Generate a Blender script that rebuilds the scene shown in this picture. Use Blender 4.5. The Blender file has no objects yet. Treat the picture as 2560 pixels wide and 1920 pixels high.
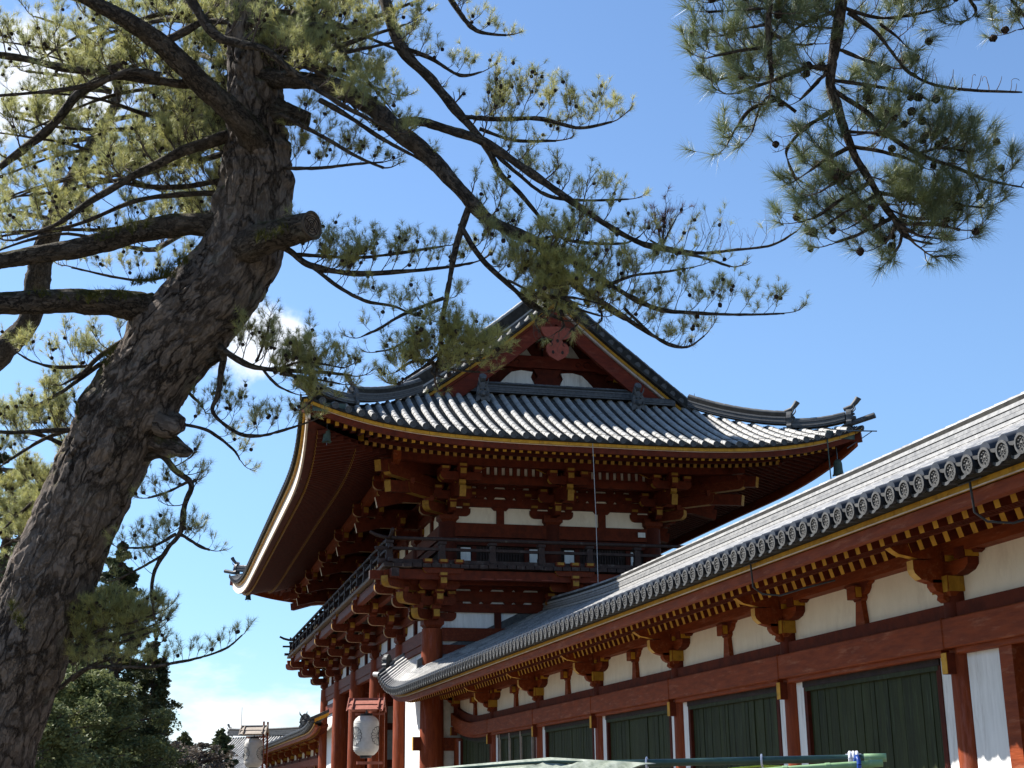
import bpy, math, random
import numpy as np
from mathutils import Vector, Matrix, noise

# ---------------------------------------------------------------- camera, sky, sun, exposure
SC = bpy.context.scene
COL = SC.collection
CAMZ = 1.6
FPX, YAW, PITCH, ROLL = 3502.255, 2.88095113, .284563528, -.0122282421
_cy, _sy, _cp, _sp = math.cos(YAW), math.sin(YAW), math.cos(PITCH), math.sin(PITCH)
CF = Vector((_cy*_cp, _sy*_cp, _sp)); _R = Vector((_sy, -_cy, 0)); _U = _R.cross(CF)
CR = _R*math.cos(ROLL) + _U*math.sin(ROLL); CU = _U*math.cos(ROLL) - _R*math.sin(ROLL)
cd = bpy.data.cameras.new('camera'); cam = bpy.data.objects.new('camera', cd); COL.objects.link(cam)
cd.sensor_width = 36; cd.lens = FPX/2560*36; cd.clip_start = .1; cd.clip_end = 5000
M3 = Matrix((CR, CU, -CF)).transposed()
cam.matrix_world = Matrix.Translation((0, 0, CAMZ)) @ M3.to_4x4()
SC.camera = cam

SUN = Vector((-.62, -.73, 1)).normalized()
sd = bpy.data.lights.new('sun', 'SUN'); sd.energy = 5.0; sd.angle = math.radians(.5); sd.color = (1, .955, .89)
so = bpy.data.objects.new('sun', sd); COL.objects.link(so)
so.rotation_euler = SUN.to_track_quat('Z', 'Y').to_euler()
W = bpy.data.worlds.new('World'); SC.world = W; W.use_nodes = True
wn, wl = W.node_tree.nodes, W.node_tree.links
wn.clear()
wo = wn.new('ShaderNodeOutputWorld'); bg = wn.new('ShaderNodeBackground'); sky = wn.new('ShaderNodeTexSky')
sky.sky_type = 'NISHITA'; sky.sun_disc = False
sky.sun_elevation = math.asin(SUN.z); sky.sun_rotation = math.atan2(SUN.x, SUN.y)
sky.air_density = 1.0; sky.dust_density = .25; sky.ozone_density = 1.8
bg.inputs[1].default_value = .064
# a few clouds low over the horizon, as a function of direction
tc = wn.new('ShaderNodeTexCoord'); mp = wn.new('ShaderNodeMapping'); mp.inputs['Scale'].default_value = (3.2, 3.2, 9)
wl.new(tc.outputs['Generated'], mp.inputs[0])
nz = wn.new('ShaderNodeTexNoise'); nz.inputs['Scale'].default_value = 2.6; nz.inputs['Detail'].default_value = 9; nz.inputs['Roughness'].default_value = .58
wl.new(mp.outputs[0], nz.inputs[0])
sx = wn.new('ShaderNodeSeparateXYZ'); wl.new(tc.outputs['Generated'], sx.inputs[0])
def wmath(op, a, b=None, c=None):
    n = wn.new('ShaderNodeMath'); n.operation = op
    for i, v in enumerate((a, b, c)):
        if v is None: continue
        if isinstance(v, (int, float)): n.inputs[i].default_value = v
        else: wl.new(v, n.inputs[i])
    return n.outputs[0]
def wsmooth(v, a, b):
    n = wn.new('ShaderNodeMapRange'); n.interpolation_type = 'SMOOTHSTEP'
    wl.new(v, n.inputs[0]); n.inputs[1].default_value = a; n.inputs[2].default_value = b
    return n.outputs[0]
low = wsmooth(sx.outputs[2], .17, .035)                       # cloud bank low down
def puff(px, py, r):                                           # single cumulus at a direction
    d = (CF + CR*((px-1280)/FPX) - CU*((py-960)/FPX)).normalized()
    cx = wn.new('ShaderNodeCombineXYZ')
    for i in range(3): cx.inputs[i].default_value = d[i]
    vm = wn.new('ShaderNodeVectorMath'); vm.operation = 'DISTANCE'
    nv = wn.new('ShaderNodeVectorMath'); nv.operation = 'NORMALIZE'; wl.new(tc.outputs['Generated'], nv.inputs[0])
    sc = wn.new('ShaderNodeVectorMath'); sc.operation = 'MULTIPLY'; sc.inputs[1].default_value = (1, 1, 1.5); wl.new(nv.outputs[0], sc.inputs[0])
    sc2 = wn.new('ShaderNodeVectorMath'); sc2.operation = 'MULTIPLY'; sc2.inputs[1].default_value = (1, 1, 1.5); wl.new(cx.outputs[0], sc2.inputs[0])
    wl.new(sc.outputs[0], vm.inputs[0]); wl.new(sc2.outputs[0], vm.inputs[1])
    return wsmooth(vm.outputs['Value'], r, r*.15)
nz2 = wn.new('ShaderNodeTexNoise'); nz2.inputs['Scale'].default_value = 22; nz2.inputs['Detail'].default_value = 10; nz2.inputs['Roughness'].default_value = .6; wl.new(tc.outputs['Generated'], nz2.inputs[0])
pf = wmath('ADD', wmath('ADD', puff(640, 850, .052), puff(735, 865, .042)), wmath('ADD', puff(150, 190, .10), wmath('MULTIPLY', puff(600, 905, .05), .6)))
cover = wmath('MULTIPLY', low, .47)
c1_ = wsmooth(wmath('ADD', nz.outputs[0], cover), .86, 1.12)
c2_ = wsmooth(wmath('ADD', wmath('MULTIPLY', wmath('SUBTRACT', nz2.outputs[0], .5), 2.6), wmath('MULTIPLY', pf, .75)), .18, .85)
cm = wmath('MAXIMUM', c1_, wmath('MULTIPLY', c2_, wsmooth(pf, .02, .25)))
mixc = wn.new('ShaderNodeMix'); mixc.data_type = 'RGBA'
wl.new(wmath('MULTIPLY', cm, .85), mixc.inputs[0])
tint = wn.new('ShaderNodeMix'); tint.data_type = 'RGBA'; tint.blend_type = 'MULTIPLY'; tint.inputs[0].default_value = 1
hz = wn.new('ShaderNodeMix'); hz.data_type = 'RGBA'; wl.new(wsmooth(sx.outputs[2], .0, .34), hz.inputs[0]); hz.inputs[6].default_value = (.62, .72, .80, 1); hz.inputs[7].default_value = (1, 1, 1, 1)
hm = wn.new('ShaderNodeMix'); hm.data_type = 'RGBA'; hm.blend_type = 'MULTIPLY'; hm.inputs[0].default_value = 1; wl.new(sky.outputs[0], hm.inputs[6]); wl.new(hz.outputs[2], hm.inputs[7])
wl.new(hm.outputs[2], tint.inputs[6]); tint.inputs[7].default_value = (.95, 1.09, 1.22, 1)
wl.new(tint.outputs[2], mixc.inputs[6]); mixc.inputs[7].default_value = (7.2, 7.4, 7.7, 1)
wl.new(mixc.outputs[2], bg.inputs[0]); wl.new(bg.outputs[0], wo.inputs[0])
SC.view_settings.view_transform = 'Standard'; SC.view_settings.look = 'None'
SC.view_settings.exposure = 1.4; SC.view_settings.gamma = 1
SC.cycles.max_bounces = 6; SC.cycles.diffuse_bounces = 3; SC.cycles.glossy_bounces = 2; SC.cycles.transmission_bounces = 3

def at(px, py, D):
    """world point seen at photo pixel (2560 wide) at forward distance D"""
    r = CF + CR*((px-1280)/FPX) - CU*((py-960)/FPX)
    return r*D + Vector((0, 0, CAMZ))

# ---------------------------------------------------------------- materials
MATS = {}
def mat(name, c1, c2=None, rough=.75, nscale=6, stretch=(1, 1, 1), tint=0.0, bump=0.0, bscale=None, dirt=None, dscale=1.2,
        trans=0, edge=(.38, .64), c3=None, metallic=0, spec=.14):
    """noise-mixed colour; optional per-face 'tint' attribute, dirt blotches and bump"""
    m = bpy.data.materials.new(name); m.use_nodes = True; MATS[name] = m
    nt = m.node_tree; n, l = nt.nodes, nt.links
    b = n['Principled BSDF']; b.inputs['Roughness'].default_value = rough; b.inputs['Metallic'].default_value = metallic
    b.inputs['Specular IOR Level'].default_value = spec
    t = n.new('ShaderNodeTexCoord'); mpn = n.new('ShaderNodeMapping'); mpn.inputs['Scale'].default_value = stretch
    l.new(t.outputs['Object'], mpn.inputs[0])
    nzn = n.new('ShaderNodeTexNoise'); nzn.inputs['Scale'].default_value = nscale; nzn.inputs['Detail'].default_value = 6; nzn.inputs['Roughness'].default_value = .62
    l.new(mpn.outputs[0], nzn.inputs[0])
    mr = n.new('ShaderNodeMapRange'); mr.inputs[1].default_value, mr.inputs[2].default_value = edge
    l.new(nzn.outputs[0], mr.inputs[0])
    fac = mr.outputs[0]
    if tint:
        at_ = n.new('ShaderNodeAttribute'); at_.attribute_name = 'tint'
        mx = n.new('ShaderNodeMix'); mx.data_type = 'FLOAT'; mx.inputs[0].default_value = tint
        l.new(fac, mx.inputs[2]); l.new(at_.outputs['Fac'], mx.inputs[3]); fac = mx.outputs[0]
    cm_ = n.new('ShaderNodeMix'); cm_.data_type = 'RGBA'; l.new(fac, cm_.inputs[0])
    cm_.inputs[6].default_value = (*c1, 1); cm_.inputs[7].default_value = (*(c2 or c1), 1)
    col = cm_.outputs[2]
    if dirt:
        nd = n.new('ShaderNodeTexNoise'); nd.inputs['Scale'].default_value = dscale; nd.inputs['Detail'].default_value = 8; nd.inputs['Roughness'].default_value = .7
        l.new(mpn.outputs[0], nd.inputs[0])
        md = n.new('ShaderNodeMapRange'); md.inputs[1].default_value = .54; md.inputs[2].default_value = .72; l.new(nd.outputs[0], md.inputs[0])
        cx = n.new('ShaderNodeMix'); cx.data_type = 'RGBA'; l.new(md.outputs[0], cx.inputs[0]); l.new(col, cx.inputs[6]); cx.inputs[7].default_value = (*dirt, 1); col = cx.outputs[2]
    l.new(col, b.inputs['Base Color'])
    if bump:
        nb = n.new('ShaderNodeTexNoise'); nb.inputs['Scale'].default_value = bscale or nscale*3; nb.inputs['Detail'].default_value = 5
        l.new(mpn.outputs[0], nb.inputs[0])
        bp = n.new('ShaderNodeBump'); bp.inputs['Strength'].default_value = bump; bp.inputs['Distance'].default_value = .02
        l.new(nb.outputs[0], bp.inputs['Height']); l.new(bp.outputs[0], b.inputs['Normal'])
    if trans:
        tr = n.new('ShaderNodeBsdfTranslucent'); l.new(col, tr.inputs[0])
        ms = n.new('ShaderNodeMixShader'); ms.inputs[0].default_value = trans
        l.new(b.outputs[0], ms.inputs[1]); l.new(tr.outputs[0], ms.inputs[2]); l.new(ms.outputs[0], n['Material Output'].inputs[0])
    return m
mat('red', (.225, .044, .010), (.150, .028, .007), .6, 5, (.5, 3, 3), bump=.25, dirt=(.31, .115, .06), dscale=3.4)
mat('red_column', (.20, .040, .011), (.135, .026, .008), .65, 5, (3, 3, .4), bump=.25, dirt=(.24, .08, .06), dscale=2.2)
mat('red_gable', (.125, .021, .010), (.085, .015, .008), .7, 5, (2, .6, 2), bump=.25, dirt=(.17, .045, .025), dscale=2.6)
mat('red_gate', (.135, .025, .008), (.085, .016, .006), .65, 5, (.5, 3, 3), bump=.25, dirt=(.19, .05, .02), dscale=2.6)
mat('edge_sunlit', (.36, .23, .13), (.24, .14, .08), .8, 8)
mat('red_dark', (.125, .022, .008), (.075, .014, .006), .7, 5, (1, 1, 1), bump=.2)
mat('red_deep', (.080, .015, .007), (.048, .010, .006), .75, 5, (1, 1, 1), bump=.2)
mat('carving', (.24, .06, .038), (.19, .045, .028), .6, 8, bump=.1)
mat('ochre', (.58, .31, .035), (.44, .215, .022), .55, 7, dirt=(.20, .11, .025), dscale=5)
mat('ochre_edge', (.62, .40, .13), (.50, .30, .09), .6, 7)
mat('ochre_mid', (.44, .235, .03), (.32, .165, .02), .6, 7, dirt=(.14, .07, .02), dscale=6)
mat('ochre_dim', (.34, .185, .03), (.24, .12, .02), .6, 7, dirt=(.12, .06, .02), dscale=6)  # ochre darkened to stand in for shade under the gate eaves
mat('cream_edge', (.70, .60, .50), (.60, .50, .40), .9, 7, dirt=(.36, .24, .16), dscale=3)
mat('white', (.76, .75, .72), (.66, .65, .62), .8, 4, (3, 3, .4), dirt=(.44, .41, .38), dscale=1.8, bump=.06)
mat('plaster', (.86, .765, .62), (.80, .705, .565), .85, 3, (1.6, 1.6, .7), dirt=(.70, .60, .475), dscale=1.3, bump=.12, bscale=90)
mat('plaster_old', (.48, .45, .40), (.36, .34, .30), .85, 3, dirt=(.22, .21, .19), dscale=2, bump=.1)
mat('green', (.036, .044, .014), (.012, .015, .006), .62, 7, (5, 5, .35), tint=.5, bump=.3, bscale=20, dirt=(.055, .072, .040), dscale=4)
mat('frame_dark', (.035, .022, .018), (.02, .013, .011), .7, 8, bump=.2)
mat('wood_dark', (.050, .032, .028), (.026, .018, .017), .75, 6, (.6, 2, 2), bump=.3, dirt=(.11, .09, .08), dscale=3)
mat('wood_end', (.22, .165, .12), (.11, .08, .06), .8, 14, dirt=(.12, .09, .07), dscale=6)
mat('copper', (.07, .10, .085), (.035, .05, .042), .6, 8, dirt=(.13, .16, .13), dscale=4)
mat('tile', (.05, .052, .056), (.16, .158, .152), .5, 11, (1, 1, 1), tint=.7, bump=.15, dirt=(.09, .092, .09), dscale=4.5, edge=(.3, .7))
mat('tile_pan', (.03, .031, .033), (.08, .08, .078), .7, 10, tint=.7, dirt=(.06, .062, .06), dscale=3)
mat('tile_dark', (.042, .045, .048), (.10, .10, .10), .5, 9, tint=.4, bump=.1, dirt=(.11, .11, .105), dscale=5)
mat('tile_shaded', (.022, .026, .034), (.045, .050, .060), .5, 9, tint=.4)  # dark tile copy: shade on the eave tile sides painted in
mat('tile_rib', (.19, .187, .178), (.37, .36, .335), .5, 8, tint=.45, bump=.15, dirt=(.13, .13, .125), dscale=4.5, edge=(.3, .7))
mat('tile_face', (.095, .095, .093), (.055, .055, .055), .6, 16, dirt=(.06, .06, .06), dscale=7, bump=.2)
mat('tile_light', (.36, .35, .33), (.10, .10, .10), .42, 8, tint=.6, bump=.15, dirt=(.20, .20, .19), dscale=4.5, spec=.4)
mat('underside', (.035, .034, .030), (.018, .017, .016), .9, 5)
mat('stone', (.30, .29, .27), (.20, .19, .18), .85, 3, bump=.2)
mat('ground', (.145, .125, .095), (.10, .088, .068), .95, 1.5, bump=.3, bscale=30)
mat('paper', (.66, .64, .60), (.58, .56, .52), .7, 9, trans=.25, bump=.1)
mat('ink', (.05, .05, .055), (.07, .07, .07), .7, 9)
mat('wood_pink', (.34, .13, .095), (.26, .09, .065), .7, 6, (1, 1, 1), bump=.2)
mat('wood_grey', (.40, .35, .30), (.30, .26, .22), .7, 6, bump=.2)
mat('metal', (.12, .15, .18), (.08, .10, .12), .4, 8, metallic=.6)
mat('cable', (.35, .33, .32), (.28, .27, .26), .5, 8)
mat('black_metal', (.03, .03, .032), (.05, .05, .05), .45, 8)
mat('pipe_green', (.022, .055, .038), (.014, .036, .026), .35, 5, (.4, 3, 3), spec=.5)
mat('pipe_light', (.22, .34, .18), (.16, .27, .13), .5, 5, dirt=(.5, .55, .42), dscale=6)
mat('blue_plastic', (.02, .09, .42), (.02, .07, .34), .35, 5, spec=.5)
mat('cloth', (.78, .78, .82), (.62, .63, .72), .8, 12, trans=.2)
mat('cone', (.035, .024, .018), (.015, .011, .009), .8, 40, bump=.4)
mat('needle', (.45, .42, .13), (.21, .25, .125), .5, 1.3, tint=.65, trans=.45, edge=(.3, .7), spec=.5)
mat('needle_near', (.21, .235, .09), (.075, .12, .075), .45, 3, tint=.65, trans=.3, edge=(.3, .7), spec=.5)
mat('needle_brown', (.22, .10, .06), (.15, .075, .05), .6, 3, tint=.5, trans=.2)
mat('twig', (.10, .075, .06), (.055, .042, .036), .85, 14, bump=.3)
mat('leaf_dark', (.035, .048, .022), (.10, .115, .05), .6, .6, tint=.6, trans=.15)
mat('leaf_pine', (.20, .21, .08), (.08, .11, .05), .6, .7, tint=.6, trans=.25)
mat('leaf_bare', (.15, .125, .10), (.09, .075, .06), .8, .8, tint=.5, trans=.1)
mat('moss', (.085, .085, .02), (.045, .05, .015), .9, 12, trans=.2, tint=.5)

def bark_mat(name, scale, plate, crack, lichen, moss, stretch=(1, 1, .5)):
    m = bpy.data.materials.new(name); m.use_nodes = True; MATS[name] = m
    n, l = m.node_tree.nodes, m.node_tree.links
    b = n['Principled BSDF']; b.inputs['Roughness'].default_value = .9; b.inputs['Specular IOR Level'].default_value = .15
    a = n.new('ShaderNodeAttribute'); a.attribute_name = 'barkco'
    mpn = n.new('ShaderNodeMapping'); mpn.inputs['Scale'].default_value = stretch; l.new(a.outputs['Vector'], mpn.inputs[0])
    wz = n.new('ShaderNodeTexNoise'); wz.inputs['Scale'].default_value = scale*.9; wz.inputs['Detail'].default_value = 8; wz.inputs['Roughness'].default_value = .62; l.new(mpn.outputs[0], wz.inputs[0])
    ad = n.new('ShaderNodeVectorMath'); ad.operation = 'MULTIPLY_ADD'; l.new(wz.outputs['Color'], ad.inputs[0]); ad.inputs[1].default_value = (.42, .42, .42); l.new(mpn.outputs[0], ad.inputs[2])
    vo = n.new('ShaderNodeTexVoronoi'); vo.feature = 'DISTANCE_TO_EDGE'; vo.inputs['Scale'].default_value = scale; l.new(ad.outputs[0], vo.inputs['Vector'])
    vo2 = n.new('ShaderNodeTexVoronoi'); vo2.feature = 'DISTANCE_TO_EDGE'; vo2.inputs['Scale'].default_value = scale*2.7; l.new(ad.outputs[0], vo2.inputs['Vector'])
    n1 = n.new('ShaderNodeTexNoise'); n1.inputs['Scale'].default_value = scale*4; n1.inputs['Detail'].default_value = 10; n1.inputs['Roughness'].default_value = .72; l.new(mpn.outputs[0], n1.inputs[0])
    mr = n.new('ShaderNodeMapRange'); mr.inputs[1].default_value = .0; mr.inputs[2].default_value = .10; l.new(vo.outputs['Distance'], mr.inputs[0])
    mr2 = n.new('ShaderNodeMapRange'); mr2.inputs[1].default_value = 0; mr2.inputs[2].default_value = .12; mr2.inputs[3].default_value = .75; l.new(vo2.outputs['Distance'], mr2.inputs[0])
    nf = n.new('ShaderNodeTexNoise'); nf.inputs['Scale'].default_value = 1.7; nf.inputs['Detail'].default_value = 4; l.new(a.outputs['Vector'], nf.inputs[0])
    fd = n.new('ShaderNodeMapRange'); fd.inputs[1].default_value = .42; fd.inputs[2].default_value = .62; fd.inputs[3].default_value = 0; fd.inputs[4].default_value = .45; l.new(nf.outputs[0], fd.inputs[0])
    mf_ = n.new('ShaderNodeMix'); mf_.data_type = 'FLOAT'; l.new(fd.outputs[0], mf_.inputs[0]); l.new(mr.outputs[0], mf_.inputs[2]); mf_.inputs[3].default_value = 1
    mu = n.new('ShaderNodeMath'); mu.operation = 'MULTIPLY'; l.new(mf_.outputs[0], mu.inputs[0]); l.new(mr2.outputs[0], mu.inputs[1])
    c0 = n.new('ShaderNodeMix'); c0.data_type = 'RGBA'; l.new(n1.outputs[0], c0.inputs[0]); c0.inputs[6].default_value = (*[v*.68 for v in plate], 1); c0.inputs[7].default_value = (*[v*1.35 for v in plate], 1)
    c1 = n.new('ShaderNodeMix'); c1.data_type = 'RGBA'; l.new(mu.outputs[0], c1.inputs[0]); c1.inputs[6].default_value = (*crack, 1); l.new(c0.outputs[2], c1.inputs[7])
    nl = n.new('ShaderNodeTexNoise'); nl.inputs['Scale'].default_value = 3.2; nl.inputs['Detail'].default_value = 9; nl.inputs['Roughness'].default_value = .75; l.new(a.outputs['Vector'], nl.inputs[0])
    ml = n.new('ShaderNodeMapRange'); ml.inputs[1].default_value = .57; ml.inputs[2].default_value = .66; ml.inputs[4].default_value = .6; l.new(nl.outputs[0], ml.inputs[0])
    c2 = n.new('ShaderNodeMix'); c2.data_type = 'RGBA'; l.new(ml.outputs[0], c2.inputs[0]); l.new(c1.outputs[2], c2.inputs[6]); c2.inputs[7].default_value = (*lichen, 1)
    geo = n.new('ShaderNodeNewGeometry'); sz = n.new('ShaderNodeSeparateXYZ'); l.new(geo.outputs['Normal'], sz.inputs[0])
    nm = n.new('ShaderNodeTexNoise'); nm.inputs['Scale'].default_value = 2.1; nm.inputs['Detail'].default_value = 8; nm.inputs['W' if 'W' in nm.inputs else 'Scale'].default_value = 2.1; l.new(a.outputs['Vector'], nm.inputs[0])
    am = n.new('ShaderNodeMath'); am.operation = 'MULTIPLY_ADD'; l.new(sz.outputs[2], am.inputs[0]); am.inputs[1].default_value = .35; l.new(nm.outputs[0], am.inputs[2])
    mm = n.new('ShaderNodeMapRange'); mm.inputs[1].default_value = .66; mm.inputs[2].default_value = .82; mm.inputs[4].default_value = .85; l.new(am.outputs[0], mm.inputs[0])
    c3 = n.new('ShaderNodeMix'); c3.data_type = 'RGBA'; l.new(mm.outputs[0], c3.inputs[0]); l.new(c2.outputs[2], c3.inputs[6]); c3.inputs[7].default_value = (*moss, 1)
    l.new(c3.outputs[2], b.inputs['Base Color'])
    hm = n.new('ShaderNodeMath'); hm.operation = 'MULTIPLY_ADD'; l.new(n1.outputs[0], hm.inputs[0]); hm.inputs[1].default_value = .6; l.new(mu.outputs[0], hm.inputs[2])
    bp = n.new('ShaderNodeBump'); bp.inputs['Strength'].default_value = 1; bp.inputs['Distance'].default_value = .035; l.new(hm.outputs[0], bp.inputs['Height']); l.new(bp.outputs[0], b.inputs['Normal'])
    return m
bark_mat('bark', 5.4, (.145, .116, .096), (.018, .013, .010), (.17, .165, .14), (.085, .08, .025), (1, 1, .42))
bark_mat('bark_limb', 9, (.10, .08, .062), (.022, .017, .013), (.17, .165, .13), (.075, .07, .02))

# ---------------------------------------------------------------- mesh builder
class MB:
    def __init__(s): s.v = []; s.f = []; s.m = []; s.t = []; s.sm = []; s.names = []
    def mi(s, name):
        if name not in s.names: s.names.append(name)
        return s.names.index(name)
    def add(s, vs, fs, m, tint=None, smooth=False):
        o = len(s.v); s.v.extend(vs); k = s.mi(m) if isinstance(m, str) else None
        t = random.random() if tint is None else tint
        for i, f in enumerate(fs):
            s.f.append([o+j for j in f]); s.m.append(k if k is not None else s.mi(m[i])); s.t.append(t); s.sm.append(smooth)
    def box(s, c, d, m, R=None, tint=None, taper=None):
        x, y, z = d[0]/2, d[1]/2, d[2]/2; tp = taper or 1
        p = [(-x*tp, -y*tp, -z), (x*tp, -y*tp, -z), (x*tp, y*tp, -z), (-x*tp, y*tp, -z), (-x, -y, z), (x, -y, z), (x, y, z), (-x, y, z)]
        C = Vector(c)
        p = [tuple(C + (R @ Vector(q) if R else Vector(q))) for q in p]
        s.add(p, [(0, 3, 2, 1), (4, 5, 6, 7), (0, 1, 5, 4), (1, 2, 6, 5), (2, 3, 7, 6), (3, 0, 4, 7)], m, tint)
    def beam(s, a, b, w, h, m, me=None, up=(0, 0, 1), tint=None):
        """box from a to b; w across, h along up; me = end face material"""
        a, b = Vector(a), Vector(b); d = (b-a).normalized(); u = Vector(up); r = d.cross(u)
        if r.length < 1e-6: r = Vector((1, 0, 0))
        r.normalize(); u = r.cross(d)
        p = [tuple(q + r*(w/2*i) + u*(h/2*j)) for q in (a, b) for i, j in ((-1, -1), (1, -1), (1, 1), (-1, 1))]
        me = me or m
        s.add(p, [(0, 1, 2, 3), (7, 6, 5, 4), (0, 4, 5, 1), (1, 5, 6, 2), (2, 6, 7, 3), (3, 7, 4, 0)], [me, me, m, m, m, m], tint)
    def prism(s, poly, O, A, B, T, m, me=None):
        """polygon poly (a,b) on axes A,B from O, extruded +-T/2; me = list or name for the side faces"""
        O, A, B, T = Vector(O), Vector(A), Vector(B), Vector(T); n = len(poly)
        p0 = [tuple(O + A*a + B*b - T/2) for a, b in poly]; p1 = [tuple(O + A*a + B*b + T/2) for a, b in poly]
        me = me or m
        fs = [tuple(range(n))[::-1], tuple(range(n, 2*n))]; ms = [m, m]
        for i in range(n):
            j = (i+1) % n; fs.append((i, j, n+j, n+i)); ms.append(me if isinstance(me, str) else me[i])
        s.add(p0+p1, fs, ms)
    def tube(s, pts, rad, m, n=8, cap=True, tint=None, smooth=True, mcap=None):
        pts = [Vector(p) for p in pts]; N = len(pts)
        if not hasattr(rad, '__len__'): rad = [rad]*N
        prev = None; vs = []
        for i, p in enumerate(pts):
            d = (pts[min(i+1, N-1)] - pts[max(i-1, 0)])
            d = d.normalized() if d.length > 1e-9 else Vector((0, 0, 1))
            if prev is None:
                a = d.cross(Vector((0, 0, 1)));  a = a if a.length > .05 else d.cross(Vector((1, 0, 0)))
            else: a = prev - d*prev.dot(d)
            a.normalize(); prev = a; b = d.cross(a)
            for k in range(n):
                t = 2*math.pi*k/n; vs.append(tuple(p + (a*math.cos(t) + b*math.sin(t))*rad[i]))
        fs = [(i*n+k, i*n+(k+1) % n, (i+1)*n+(k+1) % n, (i+1)*n+k) for i in range(N-1) for k in range(n)]
        s.add(vs, fs, m, tint, smooth)
        if cap:
            o = vs[:n]; s.add(o, [tuple(range(n))], mcap or m, tint); s.add(vs[-n:], [tuple(range(n))[::-1]], mcap or m, tint)
    def sheet(s, rows, m, tint=None, smooth=True, two=0):
        n = len(rows[0]); vs = [tuple(p) for r in rows for p in r]
        fs = [(i*n+k, i*n+k+1, (i+1)*n+k+1, (i+1)*n+k) for i in range(len(rows)-1) for k in range(n-1)]
        s.add(vs, fs, m, tint, smooth)
    def strip_beam(s, pts, w, h, m, side=(0, 1, 0), mf=None):
        """rectangular section swept along a curved list of centre points; side = width axis, height stays vertical"""
        S = Vector(side)*(w/2); H = Vector((0, 0, h/2)); vs = []
        for p in pts:
            p = Vector(p)
            for q in (p-S-H, p+S-H, p+S+H, p-S+H): vs.append(tuple(q))
        N = len(pts); fs = []; ms = []
        mf = mf or m
        for i in range(N-1):
            for k in range(4):
                fs.append((i*4+k, i*4+(k+1) % 4, (i+1)*4+(k+1) % 4, (i+1)*4+k)); ms.append(mf if k == 3 else m)
        fs += [(0, 1, 2, 3), ((N-1)*4+3, (N-1)*4+2, (N-1)*4+1, (N-1)*4)]; ms += [m, m]
        s.add(vs, fs, ms)
    def build(s, name, parent=None, bevel=0, label=None):
        me = bpy.data.meshes.new(name); me.from_pydata(s.v, [], s.f)
        for k in s.names: me.materials.append(MATS[k])
        me.polygons.foreach_set('material_index', s.m); me.polygons.foreach_set('use_smooth', s.sm)
        a = me.attributes.new('tint', 'FLOAT', 'FACE'); a.data.foreach_set('value', s.t)
        me.update()
        o = bpy.data.objects.new(name, me); COL.objects.link(o)
        if parent: o.parent = parent
        if bevel:
            b = o.modifiers.new('bevel', 'BEVEL'); b.width = bevel; b.segments = 1; b.limit_method = 'ANGLE'; b.angle_limit = .7
        if label: o['label'] = label
        return o
def tag(o, label=None, cat=None, group=None, kind=None):
    for k, v in (('label', label), ('category', cat), ('group', group), ('kind', kind)):
        if v: o[k] = v
    return o
def empty(name, loc=(0, 0, 0), rz=0, label=None, cat=None, group=None):
    o = bpy.data.objects.new(name, None); COL.objects.link(o); o.location = loc; o.rotation_euler = (0, 0, rz)
    return tag(o, label, cat, group)
def copy_to(o, loc, parent=None, rot=None, scale=None):
    c = o.copy(); COL.objects.link(c)
    if parent is not None: c.parent = parent
    c.location = loc
    if rot is not None: c.rotation_euler = rot
    if scale is not None: c.scale = scale
    return c
random.seed(7); RNG = np.random.default_rng(11)
X, Y, Z = Vector((1, 0, 0)), Vector((0, 1, 0)), Vector((0, 0, 1))
def lerp(a, b, t): return a + (b-a)*t
def arc_arm(L, h, k=5):
    """half outline of a bracket arm: flat top, rounded lower end, from a=0 to a=L; returns (a,b) from the lower inside round to the top"""
    r = h*.62; out = [(0, 0), (L-r*1.1, 0)]
    for i in range(1, k+1):
        t = math.pi/2*i/k; out.append((L-r*1.1 + r*1.1*math.sin(t), r - r*math.cos(t)))
    out.append((L, h)); out.append((0, h)); return out

# ---------------------------------------------------------------- ground
g = MB(); g.sheet([[(-900, -900, 0), (900, -900, 0)], [(-900, 900, 0), (900, 900, 0)]], 'ground'); tag(g.build('ground'), kind='structure')

# ---------------------------------------------------------------- tile helpers
def rib(mb, fn, d0, d1, side, r=.095, tl=.36, m='tile', n=6, jit=.0):
    """row of overlapping half-round tiles climbing from d0 to d1; fn(d) -> surface point"""
    k = max(1, int(round((d1-d0)/tl))); S = Vector(side)
    for i in range(k):
        a, b = d0 + (d1-d0)*i/k, d0 + (d1-d0)*(i+1)/k
        pa, pb = Vector(fn(a)), Vector(fn(b)); vs = []
        j = random.uniform(-jit, jit)
        for p, q in ((pa, r), (pb, r*.88)):
            for s in range(n+1):
                t = math.pi*s/n; vs.append(tuple(p + S*(math.cos(t)*q + j) + Z*(math.sin(t)*q*1.05)))
        fs = [(s, s+1, n+2+s, n+1+s) for s in range(n)]
        mb.add(vs, fs, m, random.random(), True)
        mb.add(vs[:n+1], [tuple(range(n+1))[::-1]], m, .2)
def pans(mb, fl, fr, d0, d1, step=.14, m='tile_pan', drop=.022, sag=.03):
    k = max(1, int(round((d1-d0)/step)))
    for i in range(k):
        a, b = d0 + (d1-d0)*i/k, d0 + (d1-d0)*(i+1)/k
        L0, R0, L1, R1 = Vector(fl(a)), Vector(fr(a)), Vector(fl(b)), Vector(fr(b))
        vs = []
        for (L, R, dz) in ((L0, R0, -.004), (L0, R0, drop), (L1, R1, -.004)):
            for t in (0, .5, 1):
                p = L.lerp(R, t); p.z += dz - sag*(1-abs(2*t-1)); vs.append(tuple(p))
        mb.add(vs, [(0, 1, 4, 3), (1, 2, 5, 4), (3, 4, 7, 6), (4, 5, 8, 7)], m, random.random())
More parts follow.
